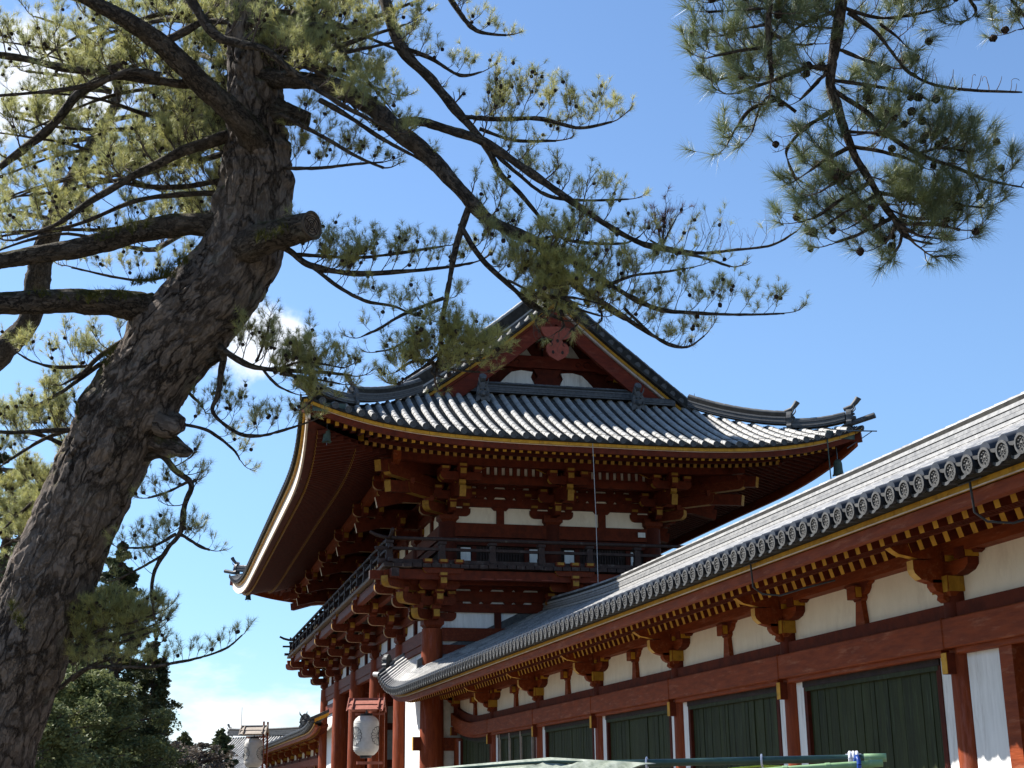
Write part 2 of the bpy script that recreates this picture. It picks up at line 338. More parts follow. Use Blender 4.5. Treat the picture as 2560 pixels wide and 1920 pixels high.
def disc(mb, c, out, r=.095, m='tile_dark', mf='tile_face', emblem=False, n=14, depth=.05):
    """round eave end tile: rim and recessed face looking along out"""
    c, o = Vector(c), Vector(out).normalized(); a = o.cross(Z).normalized(); b = a.cross(o)
    ring = lambda rr, dd: [tuple(c + o*dd + (a*math.cos(2*math.pi*k/n) + b*math.sin(2*math.pi*k/n))*rr) for k in range(n)]
    R = [ring(r*.94, -depth), ring(r*1.04, -.004), ring(r*1.06, .012), ring(r*.80, .014), ring(r*.76, -.008)]
    vs = [p for q in R for p in q]
    fs = [(i*n+k, i*n+(k+1) % n, (i+1)*n+(k+1) % n, (i+1)*n+k) for i in range(4) for k in range(n)]
    t = random.random()
    mb.add(vs, fs, [m]*(2*n) + ['tile_face']*(2*n), t)
    mb.add(R[4], [tuple(range(n))], mf, t*.5)
    if emblem:
        for k in range(9):
            rr = 0 if k == 8 else r*.48; th = k*math.pi/4
            q = c + o*.006 + (a*math.cos(th) + b*math.sin(th))*rr; s = r*(.24 if k == 8 else .15)
            P = [tuple(q + a*s), tuple(q + b*s), tuple(q - a*s), tuple(q - b*s), tuple(q + o*.012)]
            mb.add(P, [(0, 1, 4), (1, 2, 4), (2, 3, 4), (3, 0, 4)], 'tile_face', .1)
def ridge_stack(mb, pts, w=.42, h=.5, layers=6, top=.09, m='tile_dark', mt='tile', clips=0):
    pts = [Vector(p) for p in pts]; d = (pts[-1]-pts[0]); d.z = 0; d.normalize(); side = d.cross(Z)
    for i in range(layers):
        ww = w*(1-.05*i) + (.035 if i % 2 else 0); hh = h/layers
        S = side*(ww/2); vs = []
        for p in pts:
            c = p + Z*(hh*(i+.5))
            for q in (c-S-Z*hh*.36, c+S-Z*hh*.36, c+S*.97+Z*hh*.46, c-S*.97+Z*hh*.46): vs.append(tuple(q))
        N = len(pts); fs = [(j*4+k, j*4+(k+1) % 4, (j+1)*4+(k+1) % 4, (j+1)*4+k) for j in range(N-1) for k in range(4)]
        for f in fs: pass
        mb.add(vs, fs, mt if i % 2 else m, random.random())
        mb.add([vs[j] for j in (0, 1, 2, 3)], [(0, 1, 2, 3)], m); mb.add(vs[-4:], [(3, 2, 1, 0)], m)
    core = [tuple(p + Z*h*.5) for p in pts]
    mb.strip_beam(core, w*.86, h*.98, 'underside', side=tuple(side))
    # round cap tiles, one by one
    L = sum((pts[i+1]-pts[i]).length for i in range(len(pts)-1)); k = max(2, int(L/.36))
    def P(s):
        s *= L
        for i in range(len(pts)-1):
            l = (pts[i+1]-pts[i]).length
            if s <= l or i == len(pts)-2: return pts[i].lerp(pts[i+1], s/l) + Z*(h+top*.3)
            s -= l
    for i in range(k):
        mb.tube([P(i/k), P((i+1)/k)], [top, top*.88], mt, 8, True, random.random())
def demon_tile(mb, c, out, w=.6, h=.75, m='tile_dark'):
    """ridge end ornament: footed shield with horned face, looking along out, c = middle of its foot"""
    o = Vector(out).normalized(); a = o.cross(Z).normalized(); c = Vector(c)
    half = [(0, 0), (.16, .0), (.20, .10), (.34, .0), (.56, -.08), (.60, .10), (.48, .22), (.46, .40), (.52, .55), (.44, .72), (.30, .86), (.14, .96), (0, 1)]
    poly = [(x*w, y*h) for x, y in half] + [(-x*w, y*h) for x, y in half[-2:0:-1]]
    mb.prism(poly, c, a, Z, o*.16, m)
    f = c + o*.08
    mb.tube([f + Z*h*.35, f + Z*h*.35 + o*.12], [w*.30, w*.16], m, 8)          # snout
    for s in (-1, 1):
        mb.tube([f + a*(s*w*.18) + Z*h*.62, f + a*(s*w*.18) + Z*h*.62 + o*.09], [w*.11, w*.06], m, 7)
        mb.tube([f + a*(s*w*.22) + Z*h*.74, f + a*(s*w*.36) + Z*h*.96 + o*.10, f + a*(s*w*.42) + Z*h*1.15 + o*.10], [w*.08, w*.06, .006], m, 6)
        mb.tube([f + a*(s*w*.34) + Z*h*.28, f + a*(s*w*.46) + Z*h*.40 + o*.05, f + a*(s*w*.36) + Z*h*.5 + o*.04], [w*.07, w*.06, .01], m, 6)
def bird_perch(mb, c, out, L=.55, r=.085, rise=.3, m='tile_dark'):
    """round tile sweeping up and out over a ridge end"""
    o = Vector(out).normalized(); c = Vector(c)
    mb.tube([c - o*.15, c + o*L*.3 + Z*rise*.25, c + o*L*.7 + Z*rise*.7, c + o*L + Z*rise*1.15], [r*.8, r*.9, r*1.05, r*1.2], m, 9, True, None, True, 'tile_light')

# ---------------------------------------------------------------- temple gate (gate frame: x along the building, y into it, z above eye height)
GROT = -math.radians(.5)
GX0, GX1, GY0, GY1 = -72.4, -45.0, 8.81, 17.47
UX0, UX1, UY0, UY1 = -71.5, -45.9, 9.5, 16.78
GCX, GCY = (GX0+GX1)/2, (GY0+GY1)/2
Rg = Matrix.Rotation(GROT, 3, 'Z')
def gw(p): return Rg @ Vector((p[0], p[1], 0)) + Vector((0, 0, (p[2] if len(p) > 2 else 0) + CAMZ))
base = Rg @ Vector((GCX, GCY, 0))
gate = empty('temple_gate', base, GROT, 'two-storey vermilion temple gate with sweeping grey tiled gable roof and dark balcony', 'temple gate')
OFF = Vector((-GCX, -GCY, CAMZ))
def gp(mb, name, parent=gate, bevel=0, label=None):
    o = mb.build(name, parent, bevel, label)
    if parent is gate: o.location = OFF
    return o
CXS = [-45.0, -50.15, -55.95, -61.75, -67.3, -72.4]; CYS = [8.81, 13.14, 17.47]
UXS = [-45.9, -50.7, -56.0, -61.4, -66.7, -71.5]; UYS = [9.5, 13.14, 16.78]
m_ = MB(); m_.box((GCX, GCY, -1.2), (31.5, 12.6, .8), 'stone'); gp(m_, 'podium')
c_ = MB(); c_.tube([(0, 0, -.8), (0, 0, 1), (0, 0, 3.5), (0, 0, 5.15)], [.38, .385, .37, .33], 'red_column', 28)
c_.tube([(0, 0, -.8), (0, 0, -.62)], [.55, .46], 'stone', 20)
first = None
for x in CXS:
    for y in CYS:
        if first is None: first = gp(c_, 'column'); first.location = OFF + Vector((x, y, 0))
        else: copy_to(first, OFF + Vector((x, y, 0)))
# lintels and wall panels of the lower storey
for i in range(5):
    a, b = CXS[i+1], CXS[i]
    for y, nm in ((GY0, 1), (GY1, 0)):
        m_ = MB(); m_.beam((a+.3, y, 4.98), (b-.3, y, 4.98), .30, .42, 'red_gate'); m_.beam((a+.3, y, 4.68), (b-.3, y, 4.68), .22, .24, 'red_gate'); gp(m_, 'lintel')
        m_ = MB(); m_.box(((a+b)/2, y+.02, 5.45), (b-a, .08, .56), 'white'); m_.box(((a+b)/2, y-.06, 5.45), (.22, .14, .56), 'red_deep')
        m_.box(((a+b)/2, y+.02, 6.15), (b-a, .08, .9), 'white')
        for z, h in ((5.84, .28), (6.22, .33), (6.56, .2)): m_.box(((a+b)/2, y-.05, z), (b-a, .24, h), 'red_gate')
        for z in (6.015, 6.415):
            for q in (-1.55, -.55, .55, 1.55): m_.box(((a+b)/2+q, y-.05, z), (.36, .2, .08), 'red', taper=.7)
        gp(m_, 'wall_panel')
for y0, y1 in zip(CYS[:-1], CYS[1:]):
    for x, s in ((GX1, 1), (GX0, -1)):
        m_ = MB(); m_.beam((x, y0+.3, 4.98), (x, y1-.3, 4.98), .30, .42, 'red_gate'); gp(m_, 'lintel')
        m_ = MB(); cy = (y0+y1)/2; m_.box((x, cy, 5.45), (.08, y1-y0, .56), 'white'); m_.box((x+.07*s, cy, 5.45), (.14, .22, .56), 'red_deep')
        m_.box((x, cy, 6.15), (.08, y1-y0, .9), 'white')
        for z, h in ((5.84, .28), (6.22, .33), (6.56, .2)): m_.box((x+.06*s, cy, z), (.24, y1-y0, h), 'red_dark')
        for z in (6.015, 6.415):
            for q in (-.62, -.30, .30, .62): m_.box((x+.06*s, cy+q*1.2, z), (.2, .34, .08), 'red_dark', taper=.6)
        # plastered side wall under the lintel with cross beams
        m_.box((x, cy, 1.9), (.10, y1-y0-.5, 5.75), 'plaster_old')
        for z, h in ((1.53, .40), (3.35, .34), (4.5, .3)): m_.box((x, cy, z), (.22, y1-y0-.5, h), 'red_gate')
        gp(m_, 'side_wall')
for a, b in ((CXS[1], CXS[0]), (CXS[5], CXS[4])):                     # plastered end bays of the front
    m_ = MB(); m_.box(((a+b)/2, GY0+.03, 1.9), (b-a-.5, .10, 5.3), 'white')
    m_.box(((a+b)/2, GY0, 4.1 if a < -60 else -.2), (b-a-.5, .24, .44), 'red_gate'); gp(m_, 'front_wall')
m_ = MB(); m_.beam((GX1+.02, GY0-.62, 1.55), (GX1+.02, GY0+.1, 1.55), .16, .42, 'red_dark', 'ochre')
m_.beam((GX1-.02, GY0-.32, 4.15), (GX1-.02, GY0+.1, 4.15), .14, .2, 'red_dark', 'ochre'); gp(m_, 'beam_nose')
for x in CXS[1:]:
    m_ = MB(); m_.beam((x+.02, GY0-.52, 3.1), (x+.02, GY0+.1, 3.1), .16, .30, 'red_dark', 'ochre')
gp(m_, 'beam_nose')
m_ = MB()                                                            # doors on the middle row, dark interior ceiling
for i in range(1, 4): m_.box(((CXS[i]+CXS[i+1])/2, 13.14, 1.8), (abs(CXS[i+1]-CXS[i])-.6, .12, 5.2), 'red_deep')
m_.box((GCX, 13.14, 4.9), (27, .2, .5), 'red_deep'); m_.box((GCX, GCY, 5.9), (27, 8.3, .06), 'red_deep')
for x in CXS[1:5]:
    m_.beam((x, GY0, 4.5), (x, GY1, 4.5), .3, .45, 'red_dark')
gp(m_, 'interior_beam')
for x0, x1 in ((CXS[0], CXS[1]), (CXS[4], CXS[5])):
    m_ = MB()
    for k in range(26): m_.box((lerp(x0, x1, (k+.5)/26), 10.4, 1.2), (.06, .06, 4.4), 'red_dark')
    m_.box(((x0+x1)/2, 10.4, 3.3), (abs(x1-x0), .1, .1), 'red_dark'); gp(m_, 'lattice_screen')

# bracket sets
def bracket(steps, du, z0, dz, out, side, tail=None, col='red_gate', wall=True, wscale=1.0):
    col = 'red_dark' if tail else col; m = MB(); o, v = Vector(out), Vector(side); B = lambda u, s, z: o*u + v*s + Z*z
    def blk(u, s, z, w=.30, h=.17):
        R = Matrix((v, -o, Z)).transposed() if abs(v.x) < .99 else None
        z += ep; w += ep*2
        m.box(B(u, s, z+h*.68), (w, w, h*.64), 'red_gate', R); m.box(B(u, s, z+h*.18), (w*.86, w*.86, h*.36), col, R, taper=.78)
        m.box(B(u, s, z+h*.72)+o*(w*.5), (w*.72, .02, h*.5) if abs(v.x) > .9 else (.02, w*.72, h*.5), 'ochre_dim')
    ep = .004 if abs(o.x) > .5 else 0; eg = 'edge_sunlit' if o.y < -.5 else col  # south arms: sunlight on the curved ends put into the colour
    def cross(u, z, L, w=.2, h=.27):
        half = arc_arm(L, h); poly = half[:-1] + [(-a, b) for a, b in half[::-1] if a > 0]
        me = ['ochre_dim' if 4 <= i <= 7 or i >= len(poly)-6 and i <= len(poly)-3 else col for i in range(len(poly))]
        m.prism(poly, B(u, 0, z), v, Z, o*w, col, me)
        for s in (-1, 0, 1): blk(u, s*(L-.16), z+h)
    for k in range(steps):
        z = z0 + .26 + k*dz
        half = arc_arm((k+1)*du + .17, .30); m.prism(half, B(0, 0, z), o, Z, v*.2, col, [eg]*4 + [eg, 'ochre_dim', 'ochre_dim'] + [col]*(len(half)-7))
        blk((k+1)*du, 0, z+.29)
        if wall: cross(0, z, .78 + .22*(k % 2), .2)
        if k < steps-1 or not tail: cross((k+1)*du, z+dz+.02, .66, .18)
    if tail:
        uu, zc, hh, sl = tail; a = B(-.4, 0, zc + sl*(uu+.4)); b = B(uu, 0, zc)
        m.beam(a, b, .21, hh, 'red_dark', 'ochre_dim' if o.y > -.5 else 'cream_edge')  # south tail ends cream: sun on the ochre put into the colour
        m.prism([(0, 0), (.34, 0), (.46, .10), (.46, .20), (0, .20)], b - o*.5 + Z*(hh/2+.0), o, Z, v*.22, col, 'ochre_dim')
        cross(uu-.28, zc+hh/2+.22, .70, .18)
    return m
def place_brackets(xs, ys, steps, du, z0, dz, tail, nm='bracket_set'):
    b0 = None
    for x in xs:
        for y in ys:
            if y == ys[1] and x not in (xs[0], xs[-1]): continue
            if b0 is None:
                mm = MB(); mm.box((0, 0, z0+.24), (.66, .66, .24), 'red_gate'); mm.box((0, 0, z0+.06), (.62, .62, .12), 'red_gate', taper=.72)
                b0 = gp(mm, 'bearing_block'); b0.location = OFF + Vector((x, y, 0))
            else: copy_to(b0, OFF + Vector((x, y, 0)))
    for (out, side, pts) in (((0, -1, 0), (1, 0, 0), [(x, ys[0]) for x in xs]), ((1, 0, 0), (0, 1, 0), [(xs[0], y) for y in ys]),
                             ((0, 1, 0), (1, 0, 0), [(x, ys[-1]) for x in xs]), ((-1, 0, 0), (0, 1, 0), [(xs[-1], y) for y in ys])):
        o = gp(bracket(steps, du, z0, dz, out, side, tail), nm); o.location = OFF + Vector((pts[0][0], pts[0][1], 0))
        for q in pts[1:]: copy_to(o, OFF + Vector((q[0], q[1], 0)))
    for x, y, sx, sy in ((xs[0], ys[0], 1, -1), (xs[0], ys[-1], 1, 1), (xs[-1], ys[0], -1, -1), (xs[-1], ys[-1], -1, 1)):
        o = Vector((sx, sy, 0)).normalized(); v = Vector((-sy*sx*o.y, o.x*sx*sy, 0)); v = Vector((o.y, -o.x, 0)); mm = MB()
        for k in range(steps):
            z = z0+.26+k*dz; half = arc_arm((k+1)*du*1.42+.2, .32)
            mm.prism(half, (0, 0, z), o, Z, v*.26, 'red_gate', 'ochre_dim'); mm.box(o*((k+1)*du*1.42)+Z*(z+.4), (.34, .34, .18), 'red_gate', taper=.8)
        if tail:
            uu, zc, hh, sl = tail; b = o*(uu*1.42)+Z*(zc+.05)
            mm.beam(o*-.4+Z*(zc+sl*uu), b, .24, hh, 'red_dark', 'ochre_dim')
            mm.beam(o*.3+Z*(zc+sl*uu+.55), o*(uu*1.42+.55)+Z*(zc+.62), .24, hh, 'red_dark', 'ochre_dim')
        q = gp(mm, 'corner_bracket'); q.location = OFF + Vector((x, y, 0))
place_brackets(CXS, CYS, 3, .58, 5.15, .42, None)
place_brackets(UXS, UYS, 3, .80, 8.80, .40, (2.45, 9.43, .36, .24))

# balcony
bx0, bx1, by0, by1 = -74.3, -43.08, 6.89, 19.39
m_ = MB()
m_.box(((bx0+bx1)/2, (by0+by1)/2, 6.90), (bx1-bx0-.1, by1-by0-.1, .07), 'wood_dark')
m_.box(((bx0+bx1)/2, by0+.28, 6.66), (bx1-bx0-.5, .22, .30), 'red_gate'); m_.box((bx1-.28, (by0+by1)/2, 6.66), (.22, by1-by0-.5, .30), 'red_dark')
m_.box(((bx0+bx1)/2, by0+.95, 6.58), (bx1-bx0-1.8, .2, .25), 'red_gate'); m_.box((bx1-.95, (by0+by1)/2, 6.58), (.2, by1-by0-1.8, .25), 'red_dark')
k = int((bx1-bx0)/.245)
for i in range(k): m_.box((lerp(bx0, bx1, (i+.5)/k), by0+.45, 6.905 + random.uniform(-.006, .006)), (.232, .9, .10), 'wood_end')
k = int((by1-by0)/.30)
for i in range(k): m_.box((bx1-.45, lerp(by0, by1, (i+.5)/k), 6.92 + random.uniform(-.01, .01)), (.9, .272, .12), 'wood_dark')
for i in range(20): m_.box((bx1-.012-.0, random.uniform(9.5, 16.5), 6.53), (.02, random.uniform(.06, .4), .022), 'carving')
gp(m_, 'balcony_floor')
m_ = MB(); m_.beam((bx1-.3, by0+.3, 6.62), (bx1+.42, by0+.3, 6.62), .24, .26, 'red_dark', 'wood_dark'); gp(m_, 'balcony_beam_end'); m_ = MB(); m_.beam((bx1-.3, by0-.4, 6.62), (bx1-.3, by0+.3, 6.62), .24, .26, 'red_dark', 'wood_dark'); gp(m_, 'balcony_beam_end'); m_ = MB()
m_.beam((bx0+.3, by0+.3, 6.62), (bx0-.5, by0+.3, 6.62), .24, .26, 'red_dark', 'wood_dark'); gp(m_, 'balcony_beam_end')
m_ = MB(); rx0, rx1, ry0, ry1 = bx0+.2, bx1-.2, by0+.2, by1-.2
for z, w, h in ((7.06, .14, .12), (7.46, .12, .085)):
    e = .45 if z > 7.2 else .35
    m_.beam((rx0-e, ry0, z), (rx1+e, ry0, z), w, h, 'wood_dark'); m_.beam((rx1, ry0-e, z), (rx1, ry1+e, z), w, h, 'wood_dark'); m_.beam((rx0, ry0-e, z), (rx0, ry1+e, z), w, h, 'wood_dark'); m_.beam((rx0, ry1, z), (rx1, ry1, z), w, h, 'wood_dark')
def toprail(a, b):
    a, b = Vector(a), Vector(b); d = (b-a).normalized()
    m_.tube([a-d*.62+Z*.17, a-d*.4+Z*.07, a-d*.15+Z*.01, a, b, b+d*.15+Z*.01, b+d*.4+Z*.07, b+d*.62+Z*.17], [.05]+[.058]*6+[.05], 'wood_dark', 8)
toprail((rx0, ry0, 7.79), (rx1, ry0, 7.79)); toprail((rx1, ry0, 7.79), (rx1, ry1, 7.79)); toprail((rx0, ry0, 7.79), (rx0, ry1, 7.79)); toprail((rx0, ry1, 7.79), (rx1, ry1, 7.79))
gp(m_, 'railing')
po = None
ps = [(rx1, y) for y in (7.09, 8.78, 10.42, 12.04, 13.67, 15.3, 16.9, 19.19)] + [(x, ry0) for x in np.linspace(rx0, rx1, 20)[:-1]] + [(x, ry1) for x in np.linspace(rx0, rx1, 20)[:-1]]
for i, (x, y) in enumerate(ps):
    if po is None:
        m_ = MB(); m_.box((0, 0, 7.28), (.19, .19, .66), 'wood_dark'); m_.box((0, 0, 7.66), (.25, .25, .08), 'wood_dark'); m_.box((0, 0, 7.15), (.22, .22, .2), 'wood_dark'); po = gp(m_, 'railing_post'); po.location = OFF + Vector((x, y, 0))
    else: copy_to(po, OFF + Vector((x, y, 0)))

# upper storey
c_ = MB(); c_.tube([(0, 0, 6.9), (0, 0, 8.84)], [.33, .31], 'red_deep', 20); first = None
for x in UXS:
    for y in UYS:
        if y == 13.14 and x not in (UXS[0], UXS[-1]): continue
        if first is None: first = gp(c_, 'upper_column'); first.location = OFF + Vector((x, y, 0))
        else: copy_to(first, OFF + Vector((x, y, 0)))
def upper_wall(a, b, n, name):
    """one bay of upper wall from a to b (2d), n = outward normal"""
    a, b, n = Vector((*a, 0)), Vector((*b, 0)), Vector((*n, 0)); L = (b-a).length; v = (b-a)/L; c = (a+b)/2; al = abs(v.x) > .5
    S = lambda w, t: (w, t, 0) if al else (t, w, 0)
    def bx(s, u, z, w, t, h, m, taper=None): q = c + v*s + n*u; d = S(w, t); M.box((q.x, q.y, z), (d[0], d[1], h), m, taper=taper)
    M = MB(); dk = 'red_dark'
    bx(0, -.05, 7.5, L, .08, 1.2, 'frame_dark')
    for s in (-1, 1): bx(s*(L/2-.62), .01, 7.55, .34, .06, .9, 'white'); bx(s*(L/2-.90), .03, 7.5, .16, .10, 1.1, 'red_deep')
    for k in range(15): bx(lerp(-L/2+1.15, L/2-1.15, k/14), .0, 7.5, .045, .07, 1.1, 'wood_dark')
    bx(0, .05, 8.20, L-.5, .18, .26, 'red_deep'); bx(0, .08, 8.58, L-.2, .26, .46, dk)
    bx(0, 0, 9.11, L, .06, .56, 'plaster'); bx(0, .05, 9.11, .26, .14, .56, dk); bx(0, .06, 9.34, .62, .16, .1, dk, .7)
    bx(0, 0, 9.95, L, .06, 1.1, 'plaster')
    for z, h in ((9.53, .27), (9.89, .27), (10.26, .3)): bx(0, .05, z, L, .22, h, dk)
    for z in (9.71, 10.06):
        for q in (-.62, -.30, .30, .62): bx(q*1.1, .05, z, .32, .18, .085, dk, .6)
    gp(M, name)
for i in range(5):
    upper_wall((UXS[i+1], UYS[0]), (UXS[i], UYS[0]), (0, -1), 'upper_wall'); upper_wall((UXS[i+1], UYS[2]), (UXS[i], UYS[2]), (0, 1), 'upper_wall')
for i in range(2):
    upper_wall((UXS[0], UYS[i]), (UXS[0], UYS[i+1]), (1, 0), 'upper_wall'); upper_wall((UXS[5], UYS[i]), (UXS[5], UYS[i+1]), (-1, 0), 'upper_wall')
# slatted coves between the bracket sets, under the purlin
for i in range(2):
    m_ = MB(); cy = (UYS[i]+UYS[i+1])/2
    m_.box((-44.32, cy, 10.02), (.2, 3.4, .3), 'red_dark'); m_.box((-44.38, cy, 10.45), (.04, 3.3, .75), 'plaster')
    for k in range(10): m_.box((-44.28, cy-1.17+k*.26, 10.40), (.12, .13, .62), 'red_dark')
    arch = [(-1.55, .72), (-1.55, 0), (-1.2, .05), (-.95, .16), (-.62, .30), (0, .34), (.62, .30), (.95, .16), (1.2, .05), (1.55, 0), (1.55, .72)]
    m_.prism(arch, (-44.16, cy, 10.20), Y, Z, X*.1, 'red_dark', ['red_dark']*2+['ochre']*7+['red_dark']*2); gp(m_, 'slatted_cove')

# ---------------------------------------------------------------- gate roof
EX0, EX1, EY0, EY1, ZE = -77.06, -40.3, 3.9, 22.38, 10.53
HALF = (EY1-EY0)/2; YM = (EY0+EY1)/2; RAKE = 4.25                      # rake edge distance from the end eaves
def hp(d): return .44*d + .0255*d*d
def lift(a, b): return 1.0*max(0, 1-b/9.1)**3.8*max(0, 1-a/9.1)**2
def zs(a, b): return ZE + hp(a) + lift(a, b)                            # a inward from own eave, b from the nearest cross eave
roof = gp(MB(), 'roof'); 
def rp(mb, name): return mb.build(name, roof)
def zS(x, y):
    return zs(min(y-EY0, EY1-y), min(EX1-x, x-EX0))
def zEnd(x, y):
    return zs(min(EX1-x, x-EX0), min(y-EY0, EY1-y))
# east slope (towards the camera)
m_ = MB(); p_ = MB(); n = 46; st = (EY1-EY0-.5)/n; ys = [EY0+.25+st*i for i in range(n+1)]
def top_d(y): return min(4.95, y-EY0, EY1-y)
for i, y in enumerate(ys):
    if top_d(y) > .3:
        rib(m_, lambda d, y=y: (EX1-d, y, zEnd(EX1-d, y)), 0, top_d(y), Y, .105, .36, 'tile_rib')
        disc(m_, (EX1+.02, y, zEnd(EX1, y)+.015), X, .1)
for a, b in zip(ys[:-1], ys[1:]):
    dd = max(top_d(a), top_d(b))
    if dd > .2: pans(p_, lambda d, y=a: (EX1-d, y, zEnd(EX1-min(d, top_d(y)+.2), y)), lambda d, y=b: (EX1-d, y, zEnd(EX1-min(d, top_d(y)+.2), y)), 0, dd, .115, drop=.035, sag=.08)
rp(m_, 'tile_row'); rp(p_, 'flat_tile')
# south slope and the rest
for (ya, sg, nm) in ((EY0, 1, 'S'), (EY1, -1, 'N')):
    m_ = MB(); p_ = MB(); n = 91; xs = [EX0+.25+(EX1-EX0-.5)*i/n for i in range(n+1)]
    def tdS(x):
        b = min(EX1-x, x-EX0); return HALF-.1 if b > RAKE else b
    for x in xs:
        td = tdS(x)
        if td > .3: rib(m_, lambda d, x=x: (x, ya+sg*d, zS(x, ya+sg*d)), 0, td, X, .098, .36 if sg > 0 else 1.2, n=6 if sg > 0 else 4)
        disc(m_, (x, ya-.02*sg, zS(x, ya)+.015), (0, -sg, 0), .1)
    for a, b in zip(xs[:-1], xs[1:]):
        dd = max(tdS(a), tdS(b)) if abs(tdS(a)-tdS(b)) < 2 else min(tdS(a), tdS(b))
        if dd > .2: pans(p_, lambda d, x=a: (x, ya+sg*d, zS(x, ya+sg*min(d, tdS(x)+.2))), lambda d, x=b: (x, ya+sg*d, zS(x, ya+sg*min(d, tdS(x)+.2))), 0, dd, .3 if sg > 0 else 1.5)
    rp(m_, 'tile_row'); rp(p_, 'flat_tile')
m_ = MB(); ww = []
for k in range(0, 47): y = lerp(EY0+.25, EY1-.25, k/46); ww.append(y)
for y in ww[::1]:
    if top_d(y) > .3: rib(m_, lambda d, y=y: (EX0+d, y, zEnd(EX0+d, y)), 0, top_d(y), Y, .098, 1.2, n=4)
for a, b in zip(ww[:-1], ww[1:]):
    pans(m_, lambda d, y=a: (EX0+d, y, zEnd(EX0+min(d, top_d(y)+.2), y)), lambda d, y=b: (EX0+d, y, zEnd(EX0+min(d, top_d(y)+.2), y)), 0, max(top_d(a), .3), 1.5)
rp(m_, 'tile_row')
# eave edges: tile bed, ochre strip, board
def eave_pts(side, off, dz, n=60):
    out = []
    for i in range(n+1):
        t = i/n; t = .5-.5*math.cos(math.pi*t) if side in 'EW' else t
        if side in 'EW':
            x = EX1-off if side == 'E' else EX0+off; y = lerp(EY0+off, EY1-off, t); out.append((x, y, ZE + lift(0, min(y-EY0, EY1-y)) + dz))
        else:
            t = .5-.5*math.cos(math.pi*t); y = EY0+off if side == 'S' else EY1-off; x = lerp(EX0+off, EX1-off, t); out.append((x, y, ZE + lift(0, min(EX1-x, x-EX0)) + dz))
    return out
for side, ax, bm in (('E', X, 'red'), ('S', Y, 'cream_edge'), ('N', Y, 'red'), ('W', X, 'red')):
    m_ = MB()
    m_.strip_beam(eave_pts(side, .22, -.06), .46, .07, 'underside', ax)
    rp(m_, 'tile_bed')
    m_ = MB(); P = eave_pts(side, .15, -.145, 60)
    m_.strip_beam(P, .12, .095, 'ochre', ax)
    for i in range(2, 60, 2): m_.box((Vector(P[i]) + (X if side == 'E' else -Y)*.061).to_tuple() if side in 'ES' else P[i], (.006, .008, .09) if side in 'EW' else (.008, .006, .09), 'underside')
    rp(m_, 'eave_strip')
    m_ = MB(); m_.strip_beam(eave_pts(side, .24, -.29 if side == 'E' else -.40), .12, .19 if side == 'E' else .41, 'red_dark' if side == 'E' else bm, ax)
    if side == 'E': m_.strip_beam(eave_pts(side, .175, -.203), .03, .018, 'cream_edge', ax)
    rp(m_, 'eave_board')
# rafters in two tiers, soffit boards, purlins
def soffit(side):
    L0, L1 = (EY0, EY1) if side in 'EW' else (EX0, EX1)
    def P(u, s, z):                                                      # u in from eave edge, s along
        if side == 'E': return (EX1-u, s, z)
        if side == 'W': return (EX0+u, s, z)
        if side == 'S': return (s, EY0+u, z)
        return (s, EY1-u, z)
    ax = {'E': (0, 1, 0), 'W': (0, 1, 0), 'S': (1, 0, 0), 'N': (1, 0, 0)}[side]
    b = lambda s: min(s-L0, L1-s)
    lf = lambda u, s: lift(0, b(s))*max(0, 1-u/7.5)
    so_ = -.30 if side == 'S' else 0
    zf = lambda u, s: so_+ZE-.33 + .24*(u-.55) + lf(u, s)                    # flying rafter centre
    zb = lambda u, s: so_*.6+ZE-.255 + .30*(u-1.85) + lf(u, s)                   # base rafter centre
    n = int(round((L1-L0-1.2)/.26)); F, Bm = MB(), MB(); end = 'ochre'
    for i in range(n+1):
        s = lerp(L0+.6, L1-.6, i/n); lim = b(s)
        u1 = min(2.5, lim)
        if u1 > .75: F.beam(P(.55, s, zf(.55, s)), P(u1, s, zf(u1, s)), .115, .125, 'red_deep', end)
        u1 = min(5.7, lim)
        if u1 > 2.0: Bm.beam(P(1.85, s, zb(1.85, s)), P(u1, s, zb(u1, s)), .12, .135, 'red_deep', 'ochre_dim')  # inner ends dimmer: shade deeper under the eave put into the colour
    rp(F, 'flying_rafter'); rp(Bm, 'base_rafter')
    M = MB(); ss = [L0 + (L1-L0)*(.5-.5*math.cos(math.pi*i/40)) for i in range(41)]
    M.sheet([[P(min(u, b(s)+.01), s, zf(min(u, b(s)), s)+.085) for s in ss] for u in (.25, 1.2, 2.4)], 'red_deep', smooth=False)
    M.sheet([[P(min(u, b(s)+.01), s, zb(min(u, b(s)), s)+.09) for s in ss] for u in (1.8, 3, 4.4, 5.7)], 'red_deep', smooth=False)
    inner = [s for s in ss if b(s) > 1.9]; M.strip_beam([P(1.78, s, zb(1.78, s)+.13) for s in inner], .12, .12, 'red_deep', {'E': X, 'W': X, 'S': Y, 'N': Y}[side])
    rp(M, 'soffit')
    M = MB(); e = 2.55; inner = [s for s in ss if b(s) > e]; M.strip_beam([P(3.3, s, zb(3.3, s)-.24) for s in inner], .26, .34, 'red' if side == 'S' else 'red_dark', {'E': X, 'W': X, 'S': Y, 'N': Y}[side]); rp(M, 'purlin')
for s_ in 'ESNW': soffit(s_)
